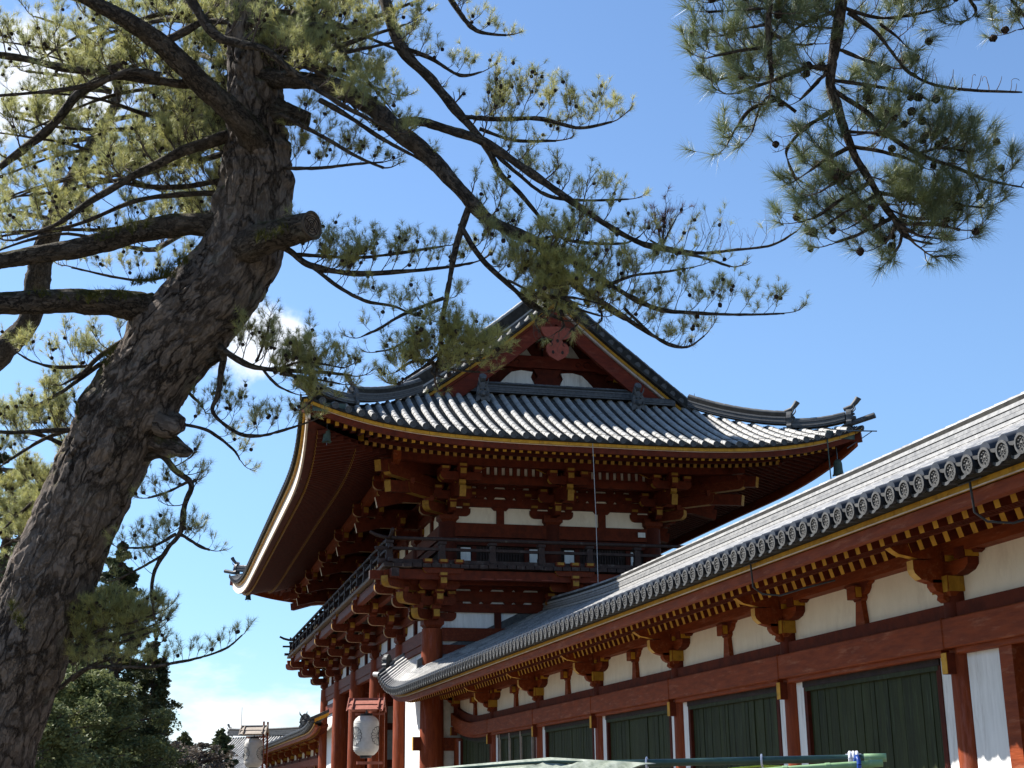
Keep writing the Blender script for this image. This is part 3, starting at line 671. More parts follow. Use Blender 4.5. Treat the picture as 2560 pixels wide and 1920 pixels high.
for x, y, sx, sy in ((EX1, EY0, -1, 1), (EX1, EY1, -1, -1), (EX0, EY0, 1, 1), (EX0, EY1, 1, -1)):
    m_ = MB(); Q = lambda u, z: (x+sx*u, y+sy*u, z)
    m_.beam(Q(5.6, 11.35), Q(2.0, ZE-.05+.62*.5), .24, .34, 'red_dark', 'ochre'); m_.beam(Q(2.6, 10.95), Q(.12, ZE+.58), .24, .30, 'red_dark', 'red_dark')
    rp(m_, 'hip_rafter')
    m_ = MB(); zc = ZE + .64
    if sx < 0: m_.box((x-.165, y+sy*.85, zc-.02), (.03, 1.0, .26), 'copper')
    else: m_.box((x+.165, y+sy*.85, zc-.02), (.03, 1.0, .26), 'copper')
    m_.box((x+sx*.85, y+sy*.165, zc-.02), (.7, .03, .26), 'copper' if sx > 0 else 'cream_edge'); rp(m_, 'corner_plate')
    # hip ridges in two steps with horned end tiles
    od = Vector((-sx, -sy, 0)).normalized()
    def HQ(u, dz=0): return (x+sx*u, y+sy*u, zs(u, u)+dz)
    m_ = MB(); pts = [HQ(4.3-(4.3-1.75)*i/8, .06+.10*(i/8)**2) for i in range(9)]; ridge_stack(m_, pts, .36, .40, 6, .085, 'tile_dark', 'tile'); rp(m_, 'hip_ridge')
    m_ = MB(); e = Vector(HQ(1.68, .05)); demon_tile(m_, e, od, .40, .62); bird_perch(m_, e+Z*.6, od, .30, .085, .26); rp(m_, 'ridge_end_tile')
    m_ = MB(); pts = [HQ(1.7-(1.7-.42)*i/6, .05+.14*(i/6)**2) for i in range(7)]; ridge_stack(m_, pts, .32, .27, 4, .08, 'tile_dark', 'tile'); rp(m_, 'hip_ridge')
    m_ = MB(); e = Vector(HQ(.34, .12)); demon_tile(m_, e, od, .34, .52); bird_perch(m_, e+Z*.50, od, .32, .085, .30)
    m_.tube([Vector(HQ(.45, .08)), Vector(HQ(-.22, .20))], [.09, .10], 'tile_dark', 9, mcap='tile_face'); rp(m_, 'ridge_end_tile')
# gables
for s, xe in ((1, EX1), (-1, EX0)):
    G = lambda u, y, z: (xe-s*u, y, z)
    ysr = [lerp(9.1-EY0*0, 0, 0)]
    rake = lambda y, dz=0: zs(min(y-EY0, EY1-y), 99)+dz if True else 0
    yy = [EY0+4.35 + (HALF-4.35)*i/18 for i in range(19)]; yy = yy + [EY1+EY0-v for v in yy[-2::-1]]
    # rake tiles: short cross rows with round faces
    m_ = MB(); flip = False; acc = 0; last = None
    for i in range(400):
        y = lerp(EY0+4.3, EY1-4.3, i/399); p = Vector((0, y, rake(y)))
        if last is not None: acc += (p-last).length
        last = p
        if acc >= .40 or i == 0:
            acc = 0
            if abs(y-YM) < .35: continue
            if y > YM and not flip: rp(m_, 'rake_tile'); m_ = MB(); flip = True
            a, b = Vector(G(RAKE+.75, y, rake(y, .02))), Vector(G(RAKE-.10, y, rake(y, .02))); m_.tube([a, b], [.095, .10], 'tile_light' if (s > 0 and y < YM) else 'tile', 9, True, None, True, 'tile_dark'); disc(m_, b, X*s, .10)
    rp(m_, 'rake_tile')
    m_ = MB()
    m_.strip_beam([G(RAKE+.35, y, rake(y, -.09)) for y in yy], .95, .10, 'underside', X)
    rp(m_, 'tile_bed')
    for sgn, hh in ((1, [v for v in yy if v <= YM+.01]), (-1, [v for v in yy if v >= YM-.01])):
        m_ = MB(); m_.strip_beam([G(RAKE+.12, y, rake(y, -.215)) for y in hh], .14, .11, 'ochre_mid', X); rp(m_, 'rake_strip')
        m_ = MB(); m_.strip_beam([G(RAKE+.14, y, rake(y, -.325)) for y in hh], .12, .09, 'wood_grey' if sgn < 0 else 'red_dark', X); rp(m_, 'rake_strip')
        m_ = MB(); R_ = [(y, rake(y, -.38), rake(y, -.38)-.60-.06*abs(y-YM)/4.6) for y in hh]
        vs = []
        for y, z1, z0 in R_:
            for u in (RAKE+.18, RAKE+.34):
                vs += [G(u, y, z0), G(u, y, z1)]
        fs = []
        for i in range(len(R_)-1):
            o = i*4; fs += [(o, o+4, o+5, o+1), (o+2, o+3, o+7, o+6), (o, o+2, o+6, o+4), (o+1, o+5, o+7, o+3)]
        fs += [(0, 1, 3, 2), (len(vs)-4, len(vs)-2, len(vs)-1, len(vs)-3)]
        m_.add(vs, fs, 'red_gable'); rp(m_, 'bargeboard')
        # kudari-mune: descending ridge on the main slope
        if True:
            ye = EY0+3.9 if sgn > 0 else EY1-3.9; xr = xe-s*(RAKE+1.0)
            pts = [(xr, lerp(YM-.5*sgn, ye, i/10), zs(min(lerp(YM-.5*sgn, ye, i/10)-EY0, EY1-lerp(YM-.5*sgn, ye, i/10)), 99)+.04) for i in range(11)]
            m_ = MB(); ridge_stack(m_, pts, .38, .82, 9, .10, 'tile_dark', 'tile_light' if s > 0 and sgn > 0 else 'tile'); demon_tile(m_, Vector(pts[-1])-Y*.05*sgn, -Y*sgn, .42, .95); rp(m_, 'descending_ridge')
    # wall of the gable
    m_ = MB(); u0 = RAKE+1.55
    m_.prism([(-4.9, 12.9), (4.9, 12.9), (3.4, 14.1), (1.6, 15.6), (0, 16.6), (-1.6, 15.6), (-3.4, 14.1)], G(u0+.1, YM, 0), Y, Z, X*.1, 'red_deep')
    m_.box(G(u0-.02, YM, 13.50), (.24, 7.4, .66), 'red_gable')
    for q in (-1, 1):
        m_.prism([(q*.42, 13.84), (q*1.98, 13.84), (q*1.72, 13.94), (q*1.50, 14.18), (q*1.30, 14.36), (q*.95, 14.44), (q*.52, 14.40), (q*.60, 14.20)], G(u0-.03, YM, 0), Y, Z, X*.06, 'white')
        m_.box(G(u0-.06, YM+q*2.55, 14.0), (.3, .5, .35), 'red_deep'); m_.box(G(u0-.10, YM+q*2.55, 14.28), (.36, .66, .18), 'red_gable'); m_.box(G(u0-.24, YM+q*2.55, 14.30), (.12, .24, .34), 'ochre')
        m_.prism([(q*2.2, 13.84), (q*3.4, 13.84), (q*2.9, 14.0), (q*2.45, 14.3)], G(u0-.05, YM, 0), Y, Z, X*.1, 'red_gable')
        m_.prism([(q*3.55, 13.84), (q*4.0, 13.84), (q*3.6, 14.15)], G(u0+.02, YM, 0), Y, Z, X*.08, 'plaster')
        m_.prism([(q*.55, 15.0), (q*1.25, 15.0), (q*.9, 15.5)], G(u0+.02, YM, 0), Y, Z, X*.08, 'plaster_old')
        # scrolls on the beam
        for r0, cy in ((.16, 1.45), (.11, 1.12)):
            m_.tube([G(u0-.20, YM+q*(cy+r0*math.cos(t)*(1-t/9)), 14.70+r0*math.sin(t)*(1-t/9)) for t in np.linspace(0, 5.2, 16)], .018, 'red_deep', 5)
    m_.prism([(-2.45, 14.42), (-2.1, 14.40), (-1.7, 14.52), (1.7, 14.52), (2.1, 14.40), (2.45, 14.42), (2.2, 14.8), (1.9, 14.96), (-1.9, 14.96), (-2.2, 14.8)], G(u0-.08, YM, 0), Y, Z, X*.22, 'red_gable')
    m_.prism([(-.42, 13.84), (.42, 13.84), (.5, 14.05), (.36, 14.22), (.52, 14.5), (-.52, 14.5), (-.36, 14.22), (-.5, 14.05)], G(u0-.05, YM, 0), Y, Z, X*.16, 'red_deep')
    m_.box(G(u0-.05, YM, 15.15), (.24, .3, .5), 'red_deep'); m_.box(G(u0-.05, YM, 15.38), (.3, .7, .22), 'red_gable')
    rp(m_, 'gable_wall')
    m_ = MB()                                                            # pendant board
    half = [(0, 0), (.13, .06), (.30, .16), (.40, .32), (.41, .50), (.33, .62), (.20, .66), (.15, .78), (.30, .80), (.46, .88), (.56, 1.02), (.60, 1.2), (.30, 1.22), (0, 1.25)]
    m_.prism(half + [(-a, b) for a, b in half[-2:0:-1]], G(RAKE+.10, YM, 14.42), Y, Z, X*.09, 'carving')
    for a, b in ((0, .72), (.17, .30), (-.17, .30)):
        m_.prism([(a+.05*math.cos(t), b+.07*math.sin(t)) for t in np.linspace(0, 2*math.pi, 9)[:-1]], G(RAKE+.052, YM, 14.42), Y, Z, X*.012, 'frame_dark')
    for q in (-1, 1): m_.tube([G(RAKE+.05, YM+q*(.26+.07*math.cos(t)), 14.42+.60+.07*math.sin(t)) for t in np.linspace(0, 4.6, 10)], .014, 'frame_dark', 5)
    rp(m_, 'gable_pendant')
    # low ridge at the gable foot, with its two end tiles
    m_ = MB(); ridge_stack(m_, [G(4.62, y, zs(4.7, 99)+.02) for y in np.linspace(YM-4.0, YM+4.0, 9)], .34, .34, 5, .075, 'tile_dark', 'tile_dark')
    ridge_stack(m_, [G(4.3, y, zs(4.4, 99)+.02) for y in np.linspace(YM+2.9, YM+4.3, 3)], .3, .2, 3, .07, 'tile_dark', 'tile_dark'); rp(m_, 'foot_ridge')
    for q in (-2.78, 2.75):
        m_ = MB(); p = Vector(G(3.95, YM+q, zs(3.95, 99)+.04)); demon_tile(m_, p, X*s, .42, .66); m_.tube([p+Z*.62+X*s*-.3, p+Z*.86+X*s*.1], [.12, .13], 'tile_dark', 10, mcap='tile_face')
        m_.tube([G(4.6, YM+q, zs(4.6, 99)+.26), p+Z*.35], [.12, .1], 'tile_dark', 8); rp(m_, 'ridge_end_tile')
    m_ = MB(); e = Vector(G(RAKE-.05, YM, zs(HALF, 99)-.05)); demon_tile(m_, e, X*s, .62, 1.35); bird_perch(m_, e+Z*1.35, X*s, .5, .13, .3); rp(m_, 'ridge_end_tile')
m_ = MB(); xs = np.linspace(EX0+RAKE+.1, EX1-RAKE-.1, 40)
ridge_stack(m_, [(x, YM, zs(HALF, 99)-.05+.25*abs(2*(x-EX0)/(EX1-EX0)-1)**4) for x in xs], .52, .85, 9, .13); rp(m_, 'main_ridge')
def bow_eaves():
    for o in roof.children:
        me = o.data
        if o.type != 'MESH': continue
        n = len(me.vertices); co = np.empty(n*3); me.vertices.foreach_get('co', co); co = co.reshape(-1, 3)
        b = np.clip(np.minimum(EX1-co[:, 0], co[:, 0]-EX0), 0, None); w = 1-np.clip(1-b/9.1, 0, 1)**2.2
        co[:, 1] += .35*w*np.clip(1-(co[:, 1]-EY0)/6, 0, 1)**1.2 - .95*w*np.clip(1-(EY1-co[:, 1])/6, 0, 1)**1.2
        me.vertices.foreach_set('co', co.ravel()); me.update()
bow_eaves()
# cables and fittings on the gate
m_ = MB(); m_.tube([(EX1-.05, 12.95, 10.42), (EX1-.0, 12.97, 8.2), (EX1+.25, 12.9, 5.6)], .012, 'cable', 5); gp(m_, 'hanging_cable')
m_ = MB(); m_.tube([(EX1-.05, 20.95, 11.15), (EX1-.05, 20.99, 9.1)], .022, 'copper', 6); gp(m_, 'down_pipe')
m_ = MB(); m_.tube([(EX1+.02, EY1-1.0, 11.25), (EX1+.02, EY1+.35, 11.3)], .022, 'metal', 6); m_.tube([(EX1-.3, EY1-.6, 10.75), (EX1+.02, EY1+.2, 11.3)], .016, 'metal', 6); gp(m_, 'corner_strut')
m_ = MB(); m_.box((-45.62, 16.33, 8.58), (.03, .26, .17), 'white'); gp(m_, 'notice_plate')
m_ = MB(); m_.tube([(EX1-.28, EY0+.5, ZE+.60)]+[(EX1-.28, lerp(EY0+.5, EY1-.5, t), zEnd(EX1-.28, lerp(EY0+.5, EY1-.5, t))+.13) for t in np.linspace(.03, .97, 30)], .008, 'black_metal', 4); gp(m_, 'roof_wire')

def wind_bell(p, s, label, k):
    """cast bell hanging on a hook with a clapper plate"""
    w = gw(p); r = empty('wind_bell', w, 0, label, 'wind bell', 'wind bells hanging under the gate roof corners')
    m = MB(); n = 16; prof = [(0, 0), (.05, -.01), (.095, -.05), (.115, -.12), (.12, -.28), (.135, -.40), (.16, -.46)]
    vs = []; 
    for i, (rr, zz_) in enumerate(prof):
        for q in range(n): vs.append((rr*s*math.cos(2*math.pi*q/n), rr*s*math.sin(2*math.pi*q/n), zz_*s + (.04*s*abs(math.cos(2*math.pi*q/n*2)) if i == len(prof)-1 else 0)))
    m.add(vs, [(i*n+q, i*n+(q+1) % n, (i+1)*n+(q+1) % n, (i+1)*n+q) for i in range(len(prof)-1) for q in range(n)], 'copper', smooth=True); m.build('bell_body', r)
    m = MB(); m.tube([(0, 0, .32*s), (0, 0, 0)], .014*s, 'metal', 6); m.build('hook', r)
    m = MB(); m.tube([(0, 0, 0), (0, 0, -.5*s)], .012*s, 'metal', 6); m.box((0, 0, -.5*s), (.09*s, .01, .07*s), 'metal'); m.build('clapper', r)
wind_bell((EX1-.9, EY0+.9, ZE+.15), .95, 'green bronze wind bell under the near left roof corner of the gate', 0)
wind_bell((EX1-.75, EY1-.75, ZE-.05), 1.25, 'dark wind bell under the far right roof corner, above the corridor roof', 1)
wind_bell((EX0+1.0, EY0+1.0, ZE+.05), 1.1, 'small wind bell under the far left roof corner against the sky', 2)

# ---------------------------------------------------------------- roofed corridors on both sides of the gate
YW, YE, YR = 10.0, 8.0, 13.1                                            # wall, eave, ridge
def corridor(root, x0, s, u1, fine):
    """s = +1: runs towards +x from the gate side wall at x0; heights relative to eye level"""
    XX = lambda u: x0 + s*u
    lb = lambda u: .42*max(0, (3.7-u)/3.4)**2                           # beams curve up into the gate
    le = lambda u: EU*max(0, (2-u)/5.2)**3.2                           # eave upturn
    lr = lambda u: .34*max(0, (8-u)/8)**1.4
    P = lambda u, y, z: (XX(u), y, z)
    def part(mb, name, bevel=0): o = mb.build(name, root, bevel); o.location = (0, 0, CAMZ); return o
    U0 = -3.2; nb = int((u1-.27)/4.816); posts = [.27+4.816*i for i in range(nb+1)]; EU = .77 if fine else .34
    def zr(u, y):
        t = (y-YE)/(YR-YE); return (3.20+le(u)) + (5.42+lr(u)-3.20-le(u))*(t*.86+.14*t*t) + (.34*min(1, max(0, (3.5-u)/3.5))**1.5*min(1, t/.16) if fine else 0)*(1-.8*max(0, t-.2))
    # tiles
    m, p = MB(), MB(); n = int((u1-U0)/.308); us = [U0+.308*i for i in range(n+1)]
    yt = lambda u: YR-.1 if u > .05 else 8.86
    tl = .34 if fine else .7
    for u in us:
        rib(m, lambda y, u=u: P(u, y, zr(u, y)), YE, YE+.24, X, .094, .3, 'tile_shaded', 6)  # first tiles carry their shaded flank in the colour
        rib(m, lambda y, u=u: P(u, y, zr(u, y)), YE+.22, yt(u), X, .096, tl, 'tile_light', 6 if fine else 4, .007)
    for a, b in zip(us[:-1], us[1:]):
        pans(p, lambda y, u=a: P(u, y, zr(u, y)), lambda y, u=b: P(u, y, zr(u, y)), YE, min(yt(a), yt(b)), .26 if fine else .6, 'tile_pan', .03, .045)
    m.build('tile_row', root).location = (0, 0, CAMZ); part(p, 'flat_tile')
    m = MB()
    for i, u in enumerate(us):
        disc(m, P(u, YE-.01, 3.135+le(u)), (0, -1, -.06), .098, 'tile_shaded', emblem=fine and 12 < u, n=18 if fine else 10, depth=.22)
    part(m, 'eave_end_tile')
    m = MB()
    for a in us[:-1]:
        c = a + .154; q = []
        for t in (-1, -.5, 0, .5, 1):
            for dz in (.018, -.028): q.append(P(c+t*.08, YE+.02, 3.07+le(c)+dz*.75-.03*(1-t*t)))
        m.add(q, [(i*2, i*2+1, i*2+3, i*2+2) for i in range(4)], 'tile_dark', random.random()*.5)
        q2 = [(x, y+.20, z+.02) for x, y, z in q]
        m.add(q+q2, [(i*2+1, i*2+11, i*2+13, i*2+3) for i in range(4)], 'tile_shaded')
    part(m, 'eave_flat_tile')
    line = lambda fy, fz, ua=U0, ub=u1, k=90: [P(ua+(ub-ua)*(i/k)**1.6, fy, fz(ua+(ub-ua)*(i/k)**1.6)) for i in range(k+1)]
    m = MB(); m.strip_beam(line(8.30, lambda u: 3.06+le(u)), .52, .05, 'underside'); part(m, 'tile_bed')
    m = MB(); k = int((u1-U0)/.56)
    for i in range(k):
        a, b = U0+.56*i+.004, U0+.56*(i+1)-.004; pts = [P(lerp(a, b, t), 8.24, 3.0+le(lerp(a, b, t))) for t in (0, .5, 1)]
        m.strip_beam(pts, .06, .068, 'ochre')
    m.strip_beam(line(8.20, lambda u: 2.962+le(u)), .018, .012, 'cream_edge'); m.strip_beam(line(8.26, lambda u: 3.0+le(u)), .04, .06, 'underside')
    part(m, 'eave_strip')
    m = MB(); m.strip_beam(line(8.31, lambda u: 2.885+le(u)), .12, .135, 'red'); part(m, 'eave_board')
    F, B_ = MB(), MB(); n = int((u1-U0)/.2988)
    for i in range(n):
        u = U0+.12+.2988*i; ye = 10.0 if u > .1 else 8.9
        F.beam(P(u, 8.52, 2.845+le(u)), P(u, min(9.75, ye), 2.845+le(u)+.25*(min(9.75, ye)-8.52)), .10, .125, 'red_dark', 'ochre')
        if u > .1: B_.beam(P(u, 9.40, 2.935+le(u)), P(u, 10.05, 2.935+le(u)+.33*.65), .105, .135, 'red_dark', 'ochre')
    part(F, 'flying_rafter'); part(B_, 'base_rafter')
    m = MB(); UU = [U0+(u1-U0)*(i/80)**1.6 for i in range(81)]
    yc = lambda u, y: min(y, 8.88) if u < .0 else y
    m.sheet([[P(u, yc(u, y), 2.845+le(u)+.25*(yc(u, y)-8.52)+.062) for u in UU] for y in (8.3, 9.0, 9.9)], 'red_dark', smooth=False)
    U2 = [.1+(u1-.1)*(i/80) for i in range(81)]
    m.sheet([[P(u, y, 2.935+le(u)+.33*(y-9.40)+.066) for u in U2] for y in (9.36, 10.1)], 'red_dark', smooth=False)
    m.strip_beam([P(u, 9.36, 3.015+le(u)) for u in U2], .09, .05, 'red_dark')
    part(m, 'soffit')
    ln = lambda fy, fz, ua, ub, k=60: [P(lerp(ua, ub, i/k), fy, fz(lerp(ua, ub, i/k))) for i in range(k+1)]
    # wall: purlin, plaster, beams per bay
    for i in range(nb):
        a, b = posts[i], posts[i+1]; k = 8
        m = MB(); m.strip_beam(ln(9.98, lambda u: 2.945+le(u), a+.003, b-.003, k), .26, .20, 'red'); part(m, 'purlin')
        m = MB(); m.strip_beam(ln(10.10, lambda u: 2.56+lb(u), a, b, k), .10, .66, 'plaster'); part(m, 'plaster_panel')
        m = MB(); m.strip_beam(ln(10.04, lambda u: 2.14+lb(u), a, b, k), .20, .22, 'red_dark'); part(m, 'tie_beam')
        m = MB(); m.strip_beam(ln(9.90, lambda u: 1.865+lb(u), a+.004, b-.004, k), .22, .37, 'red'); m.strip_beam(ln(9.96, lambda u: 1.655+lb(u)*.8, a+.17, b-.17, k), .20, .09, 'red'); part(m, 'lintel', .012 if fine else 0)
        # mid-bay strut with carved cap
        c = (a+b)/2; z0 = 2.25+lb(c); m = MB()
        m.prism([(-.135, 0), (.135, 0), (.075, .38), (-.075, .38)], P(c, 10.03, z0), X, Z, Y*.12, 'red'); part(m, 'strut')
        m = MB(); half = [(0, .34), (.10, .34), (.14, .38), (.13, .42), (.20, .44), (.27, .50), (.29, .55), (.36, .57), (.40, .62)]
        m.prism(half + [(0, .62)] + [(-q, w) for q, w in half[:0:-1]], P(c, 10.01, z0), X, Z, Y*.10, 'red_dark', 'red')
        m.box(P(c, 9.95, z0+.46), (.24, .18, .18), 'red'); m.box(P(c+s*.125, 9.95, z0+.46), (.01, .15, .14), 'ochre'); part(m, 'strut_cap')
        # bay below the lintel
        door = fine and i == nb-1+0 and False
        if fine and i == 6:
            m = MB(); m.box(P(a+.62, 10.02, 0), (.84, .08, 3.26), 'white'); part(m, 'plaster_strip')
            m = MB(); m.box(P(a+1.15, 10.0, 0), (.26, .22, 3.26), 'red'); part(m, 'door_frame'); m = MB(); m.box(P(b-1.15, 10.0, 0), (.26, .22, 3.26), 'red'); part(m, 'door_frame')
            m = MB(); m.box(P(c, 10.35, 0), (2.5, .1, 3.26), 'red_deep'); part(m, 'door_leaf')
            continue
        for q, ss in ((a, 1), (b, -1)):
            m = MB(); m.strip_beam([P(q+ss*.12, 10.035, 0), P(q+ss*.45, 10.035, 0)], .07, 3.22, 'white'); part(m, 'plaster_strip')
        m = MB(); zt = 1.61
        m.strip_beam(ln(10.02, lambda u: zt-.045+lb(u)*.8, a+.45, b-.45, k), .10, .09, 'frame_dark')
        for q in (a+.50, b-.50): m.box(P(q, 10.03, -.1), (.10, .09, 3.42), 'red_deep')
        m.box(P(c, 9.99, -.38), (4.78-.86, .16, .10), 'frame_dark'); m.box(P(c, 9.96, -1.1), (4.78-.4, .2, 1.3), 'white')
        m.strip_beam(ln(10.03, lambda u: zt-.12+lb(u)*.8, a+.5, b-.5, k), .10, .06, 'green')
        part(m, 'window_frame')
        m = MB(); nn = 30
        for j in range(nn):
            u = lerp(a+.55, b-.55, (j+.5)/nn); m.box(P(u, 10.07+random.uniform(-.009, .009), .6), ((b-a-1.1)/nn*.97, .05, 1.9+2*lb(u)*.8), 'green')
        part(m, 'shutter')
        if i == 1:
            for q in (a+.70, c-.62, c+.55, b-.70): m = MB(); m.box(P(q, 9.98, .6), (.05, .05, 2.0), 'wood_grey'); part(m, 'window_bar')
    # posts with bracket sets
    for i, u in enumerate(posts):
        dz = lb(u); m = MB(); m.tube([P(u, 10.09, -1.6), P(u, 10.09, 0), P(u, 10.09, 1.70)], [.212, .208, .20], 'red_column', 26); m.tube([P(u, 10.04, 2.03+dz), P(u, 10.04, 2.42+dz)], [.17, .165], 'red_dark', 16); part(m, 'post')
        m = MB(); w = .09
        m.box(P(u, 9.88, 1.50+dz), (.12, .20, .26), 'red_dark'); m.box(P(u, 9.776, 1.50+dz), (.118, .01, .255), 'ochre')
        part(m, 'beam_nose')
        m = MB(); z = lambda q: q + dz*.9 + le(u)*.1; Yo = Vector((0, -1, 0)); O = lambda q: P(u, 10.02, z(q))
        m.box(P(u, 10.02, z(2.50)), (.38, .40, .18), 'red'); m.box(P(u, 10.02, z(2.38)), (.36, .38, .10), 'red', taper=.75); m.box(P(u, 9.815, z(2.48)), (.37, .012, .20), 'ochre_mid'); m.box((XX(u)+.192, 9.98, z(2.48)), (.012, .30, .19), 'ochre_mid')
        # stepped arms reaching out
        m.prism([(0, 2.28), (.16, 2.26), (.22, 2.30), (.20, 2.36), (.30, 2.40), (.34, 2.46), (.34, 2.54), (0, 2.54)], P(u, 10.02, dz), Yo, Z, X*.15, 'red', 'red')
        me = ['red']*2 + ['ochre_edge']*6 + ['red']
        m.prism([(0, 2.50), (.36, 2.50), (.50, 2.54), (.58, 2.61), (.60, 2.66), (.60, 2.78), (.44, 2.78), (.30, 2.80), (0, 2.80)], P(u, 10.02, dz*.9), Yo, Z, X*.15, 'red', me)
        m.prism([(0, 2.80), (.52, 2.80), (.66, 2.83), (.78, 2.85), (.86, 2.90), (.93, 2.955), (.95, 3.0), (0, 3.0)], P(u, 10.02, dz*.8), Yo, Z, X*.13, 'red', ['red', 'ochre', 'ochre', 'ochre', 'ochre', 'ochre', 'red', 'red'])
        # arms along the wall
        half = [(0, 2.58), (.30, 2.58), (.48, 2.62), (.56, 2.68), (.57, 2.76), (0, 2.76)]
        m.prism(half[:-1] + [(-q, w) for q, w in half[::-1] if q > 0], P(u, 9.97, dz*.9), X, Z, Y*.16, 'red', ['red_dark']*5+['red']*5)
        for q in (-.46, 0, .46):
            m.box(P(u+q, 9.96, z(2.83)), (.22, .24, .13), 'red_dark'); m.box((XX(u+q)+.113, 9.96, z(2.83)), (.01, .2, .12), 'ochre'); 
        nose = [(.0, 2.86), (.60, 2.86), (.66, 2.80), (.74, 2.83), (.72, 2.88), (.82, 2.89), (.88, 2.95), (.88, 2.97), (0, 2.97)]
        m.prism(nose[:-1] + [(-q, w) for q, w in nose[::-1] if q > 0], P(u, 9.98, dz*.8), X, Z, Y*.12, 'red_dark')
        part(m, 'bracket_set')
    # verge at the gate end, ridge and rear slope
    m = MB(); m.strip_beam([P(U0-.03, y, zr(U0, y)+.02) for y in np.linspace(YE, 8.9, 5)], .16, .14, 'tile_dark', side=X); m.strip_beam([P(U0-.0, y, zr(U0, y)-.14) for y in np.linspace(YE+.2, 8.9, 4)], .08, .16, 'ochre', side=X)
    part(m, 'verge')
    uo = U0+.05 if fine else 1.6
    m = MB(); demon_tile(m, P(uo, YE+.30, zr(uo, YE+.3)+.05), (-s*.7, -.7, 0), .34 if fine else .6, .42 if fine else .7); m.tube([P(U0+.25, YE+.02, 3.16+le(U0)), P(U0-.08, YE-.10, 3.2+le(U0))], .09, 'tile_light', 10, mcap='tile_face'); part(m, 'ridge_end_tile')
    m = MB(); N = 50; uu = [.15+(u1-.15)*i/N for i in range(N+1)]
    ridge_stack(m, [P(u, YR, 5.40+lr(u)) for u in uu], .44, .40, 5, .09, 'tile_light', 'tile_light'); part(m, 'ridge')
    m = MB(); m.strip_beam([P(.12, y, zr(.1, y)+.17) for y in np.linspace(8.7, YR, 14)], .14, .34, 'tile_dark', side=X); part(m, 'flashing')
    m = MB(); m.sheet([[P(u, y, 5.42+lr(u)-(y-YR)*.44) for u in (0, 13, 27, u1)] for y in (YR, YR+5.1)], 'tile'); part(m, 'rear_slope')
    m = MB(); m.box(P(u1/2+.2, 16.2, .4), (u1-.4, .1, 4), 'plaster'); m.box(P(u1-.2, 13.1, .6), (.1, 6.2, 4.6), 'plaster'); part(m, 'rear_wall')
east = empty('roofed_corridor', (0, 0, 0), 0, 'long vermilion corridor with green shutters and pale tiled roof running out of frame at right', 'covered corridor')
corridor(east, -45.0, 1, 43.0, True)
west = empty('roofed_corridor', Rg @ Vector((0, -.39, 0)), GROT, 'far corridor wing beyond the gate columns, low at left behind the far lantern', 'covered corridor')
corridor(west, -72.4, -1, 44.0, False)
# metal hooks and cable under the corridor eave
for x, lab in ((-12.40, 'black conduit hook on the corridor eave close to the right edge'), (-17.85, 'black conduit hook halfway along the visible corridor eave, the farther of the two')):
    r = empty('conduit_hook', (x, 8.2, CAMZ+2.9), 0, lab, 'conduit hook', 'conduit hooks on the corridor eave')
    m = MB(); m.tube([(-.22, -.05, .12), (.22, -.05, .12)], .012, 'black_metal', 5); m.tube([(.2, -.05, .12), (.2, -.07, .30)], .012, 'black_metal', 5); m.build('cross_bar', r)
    m = MB(); m.tube([(0, -.05, .12), (0, -.03, -.20), (.04, .08, -.30), (.16, .3, -.33), (.45, .5, -.27), (.8, .8, -.20)], .013, 'black_metal', 6); m.build('conduit', r)

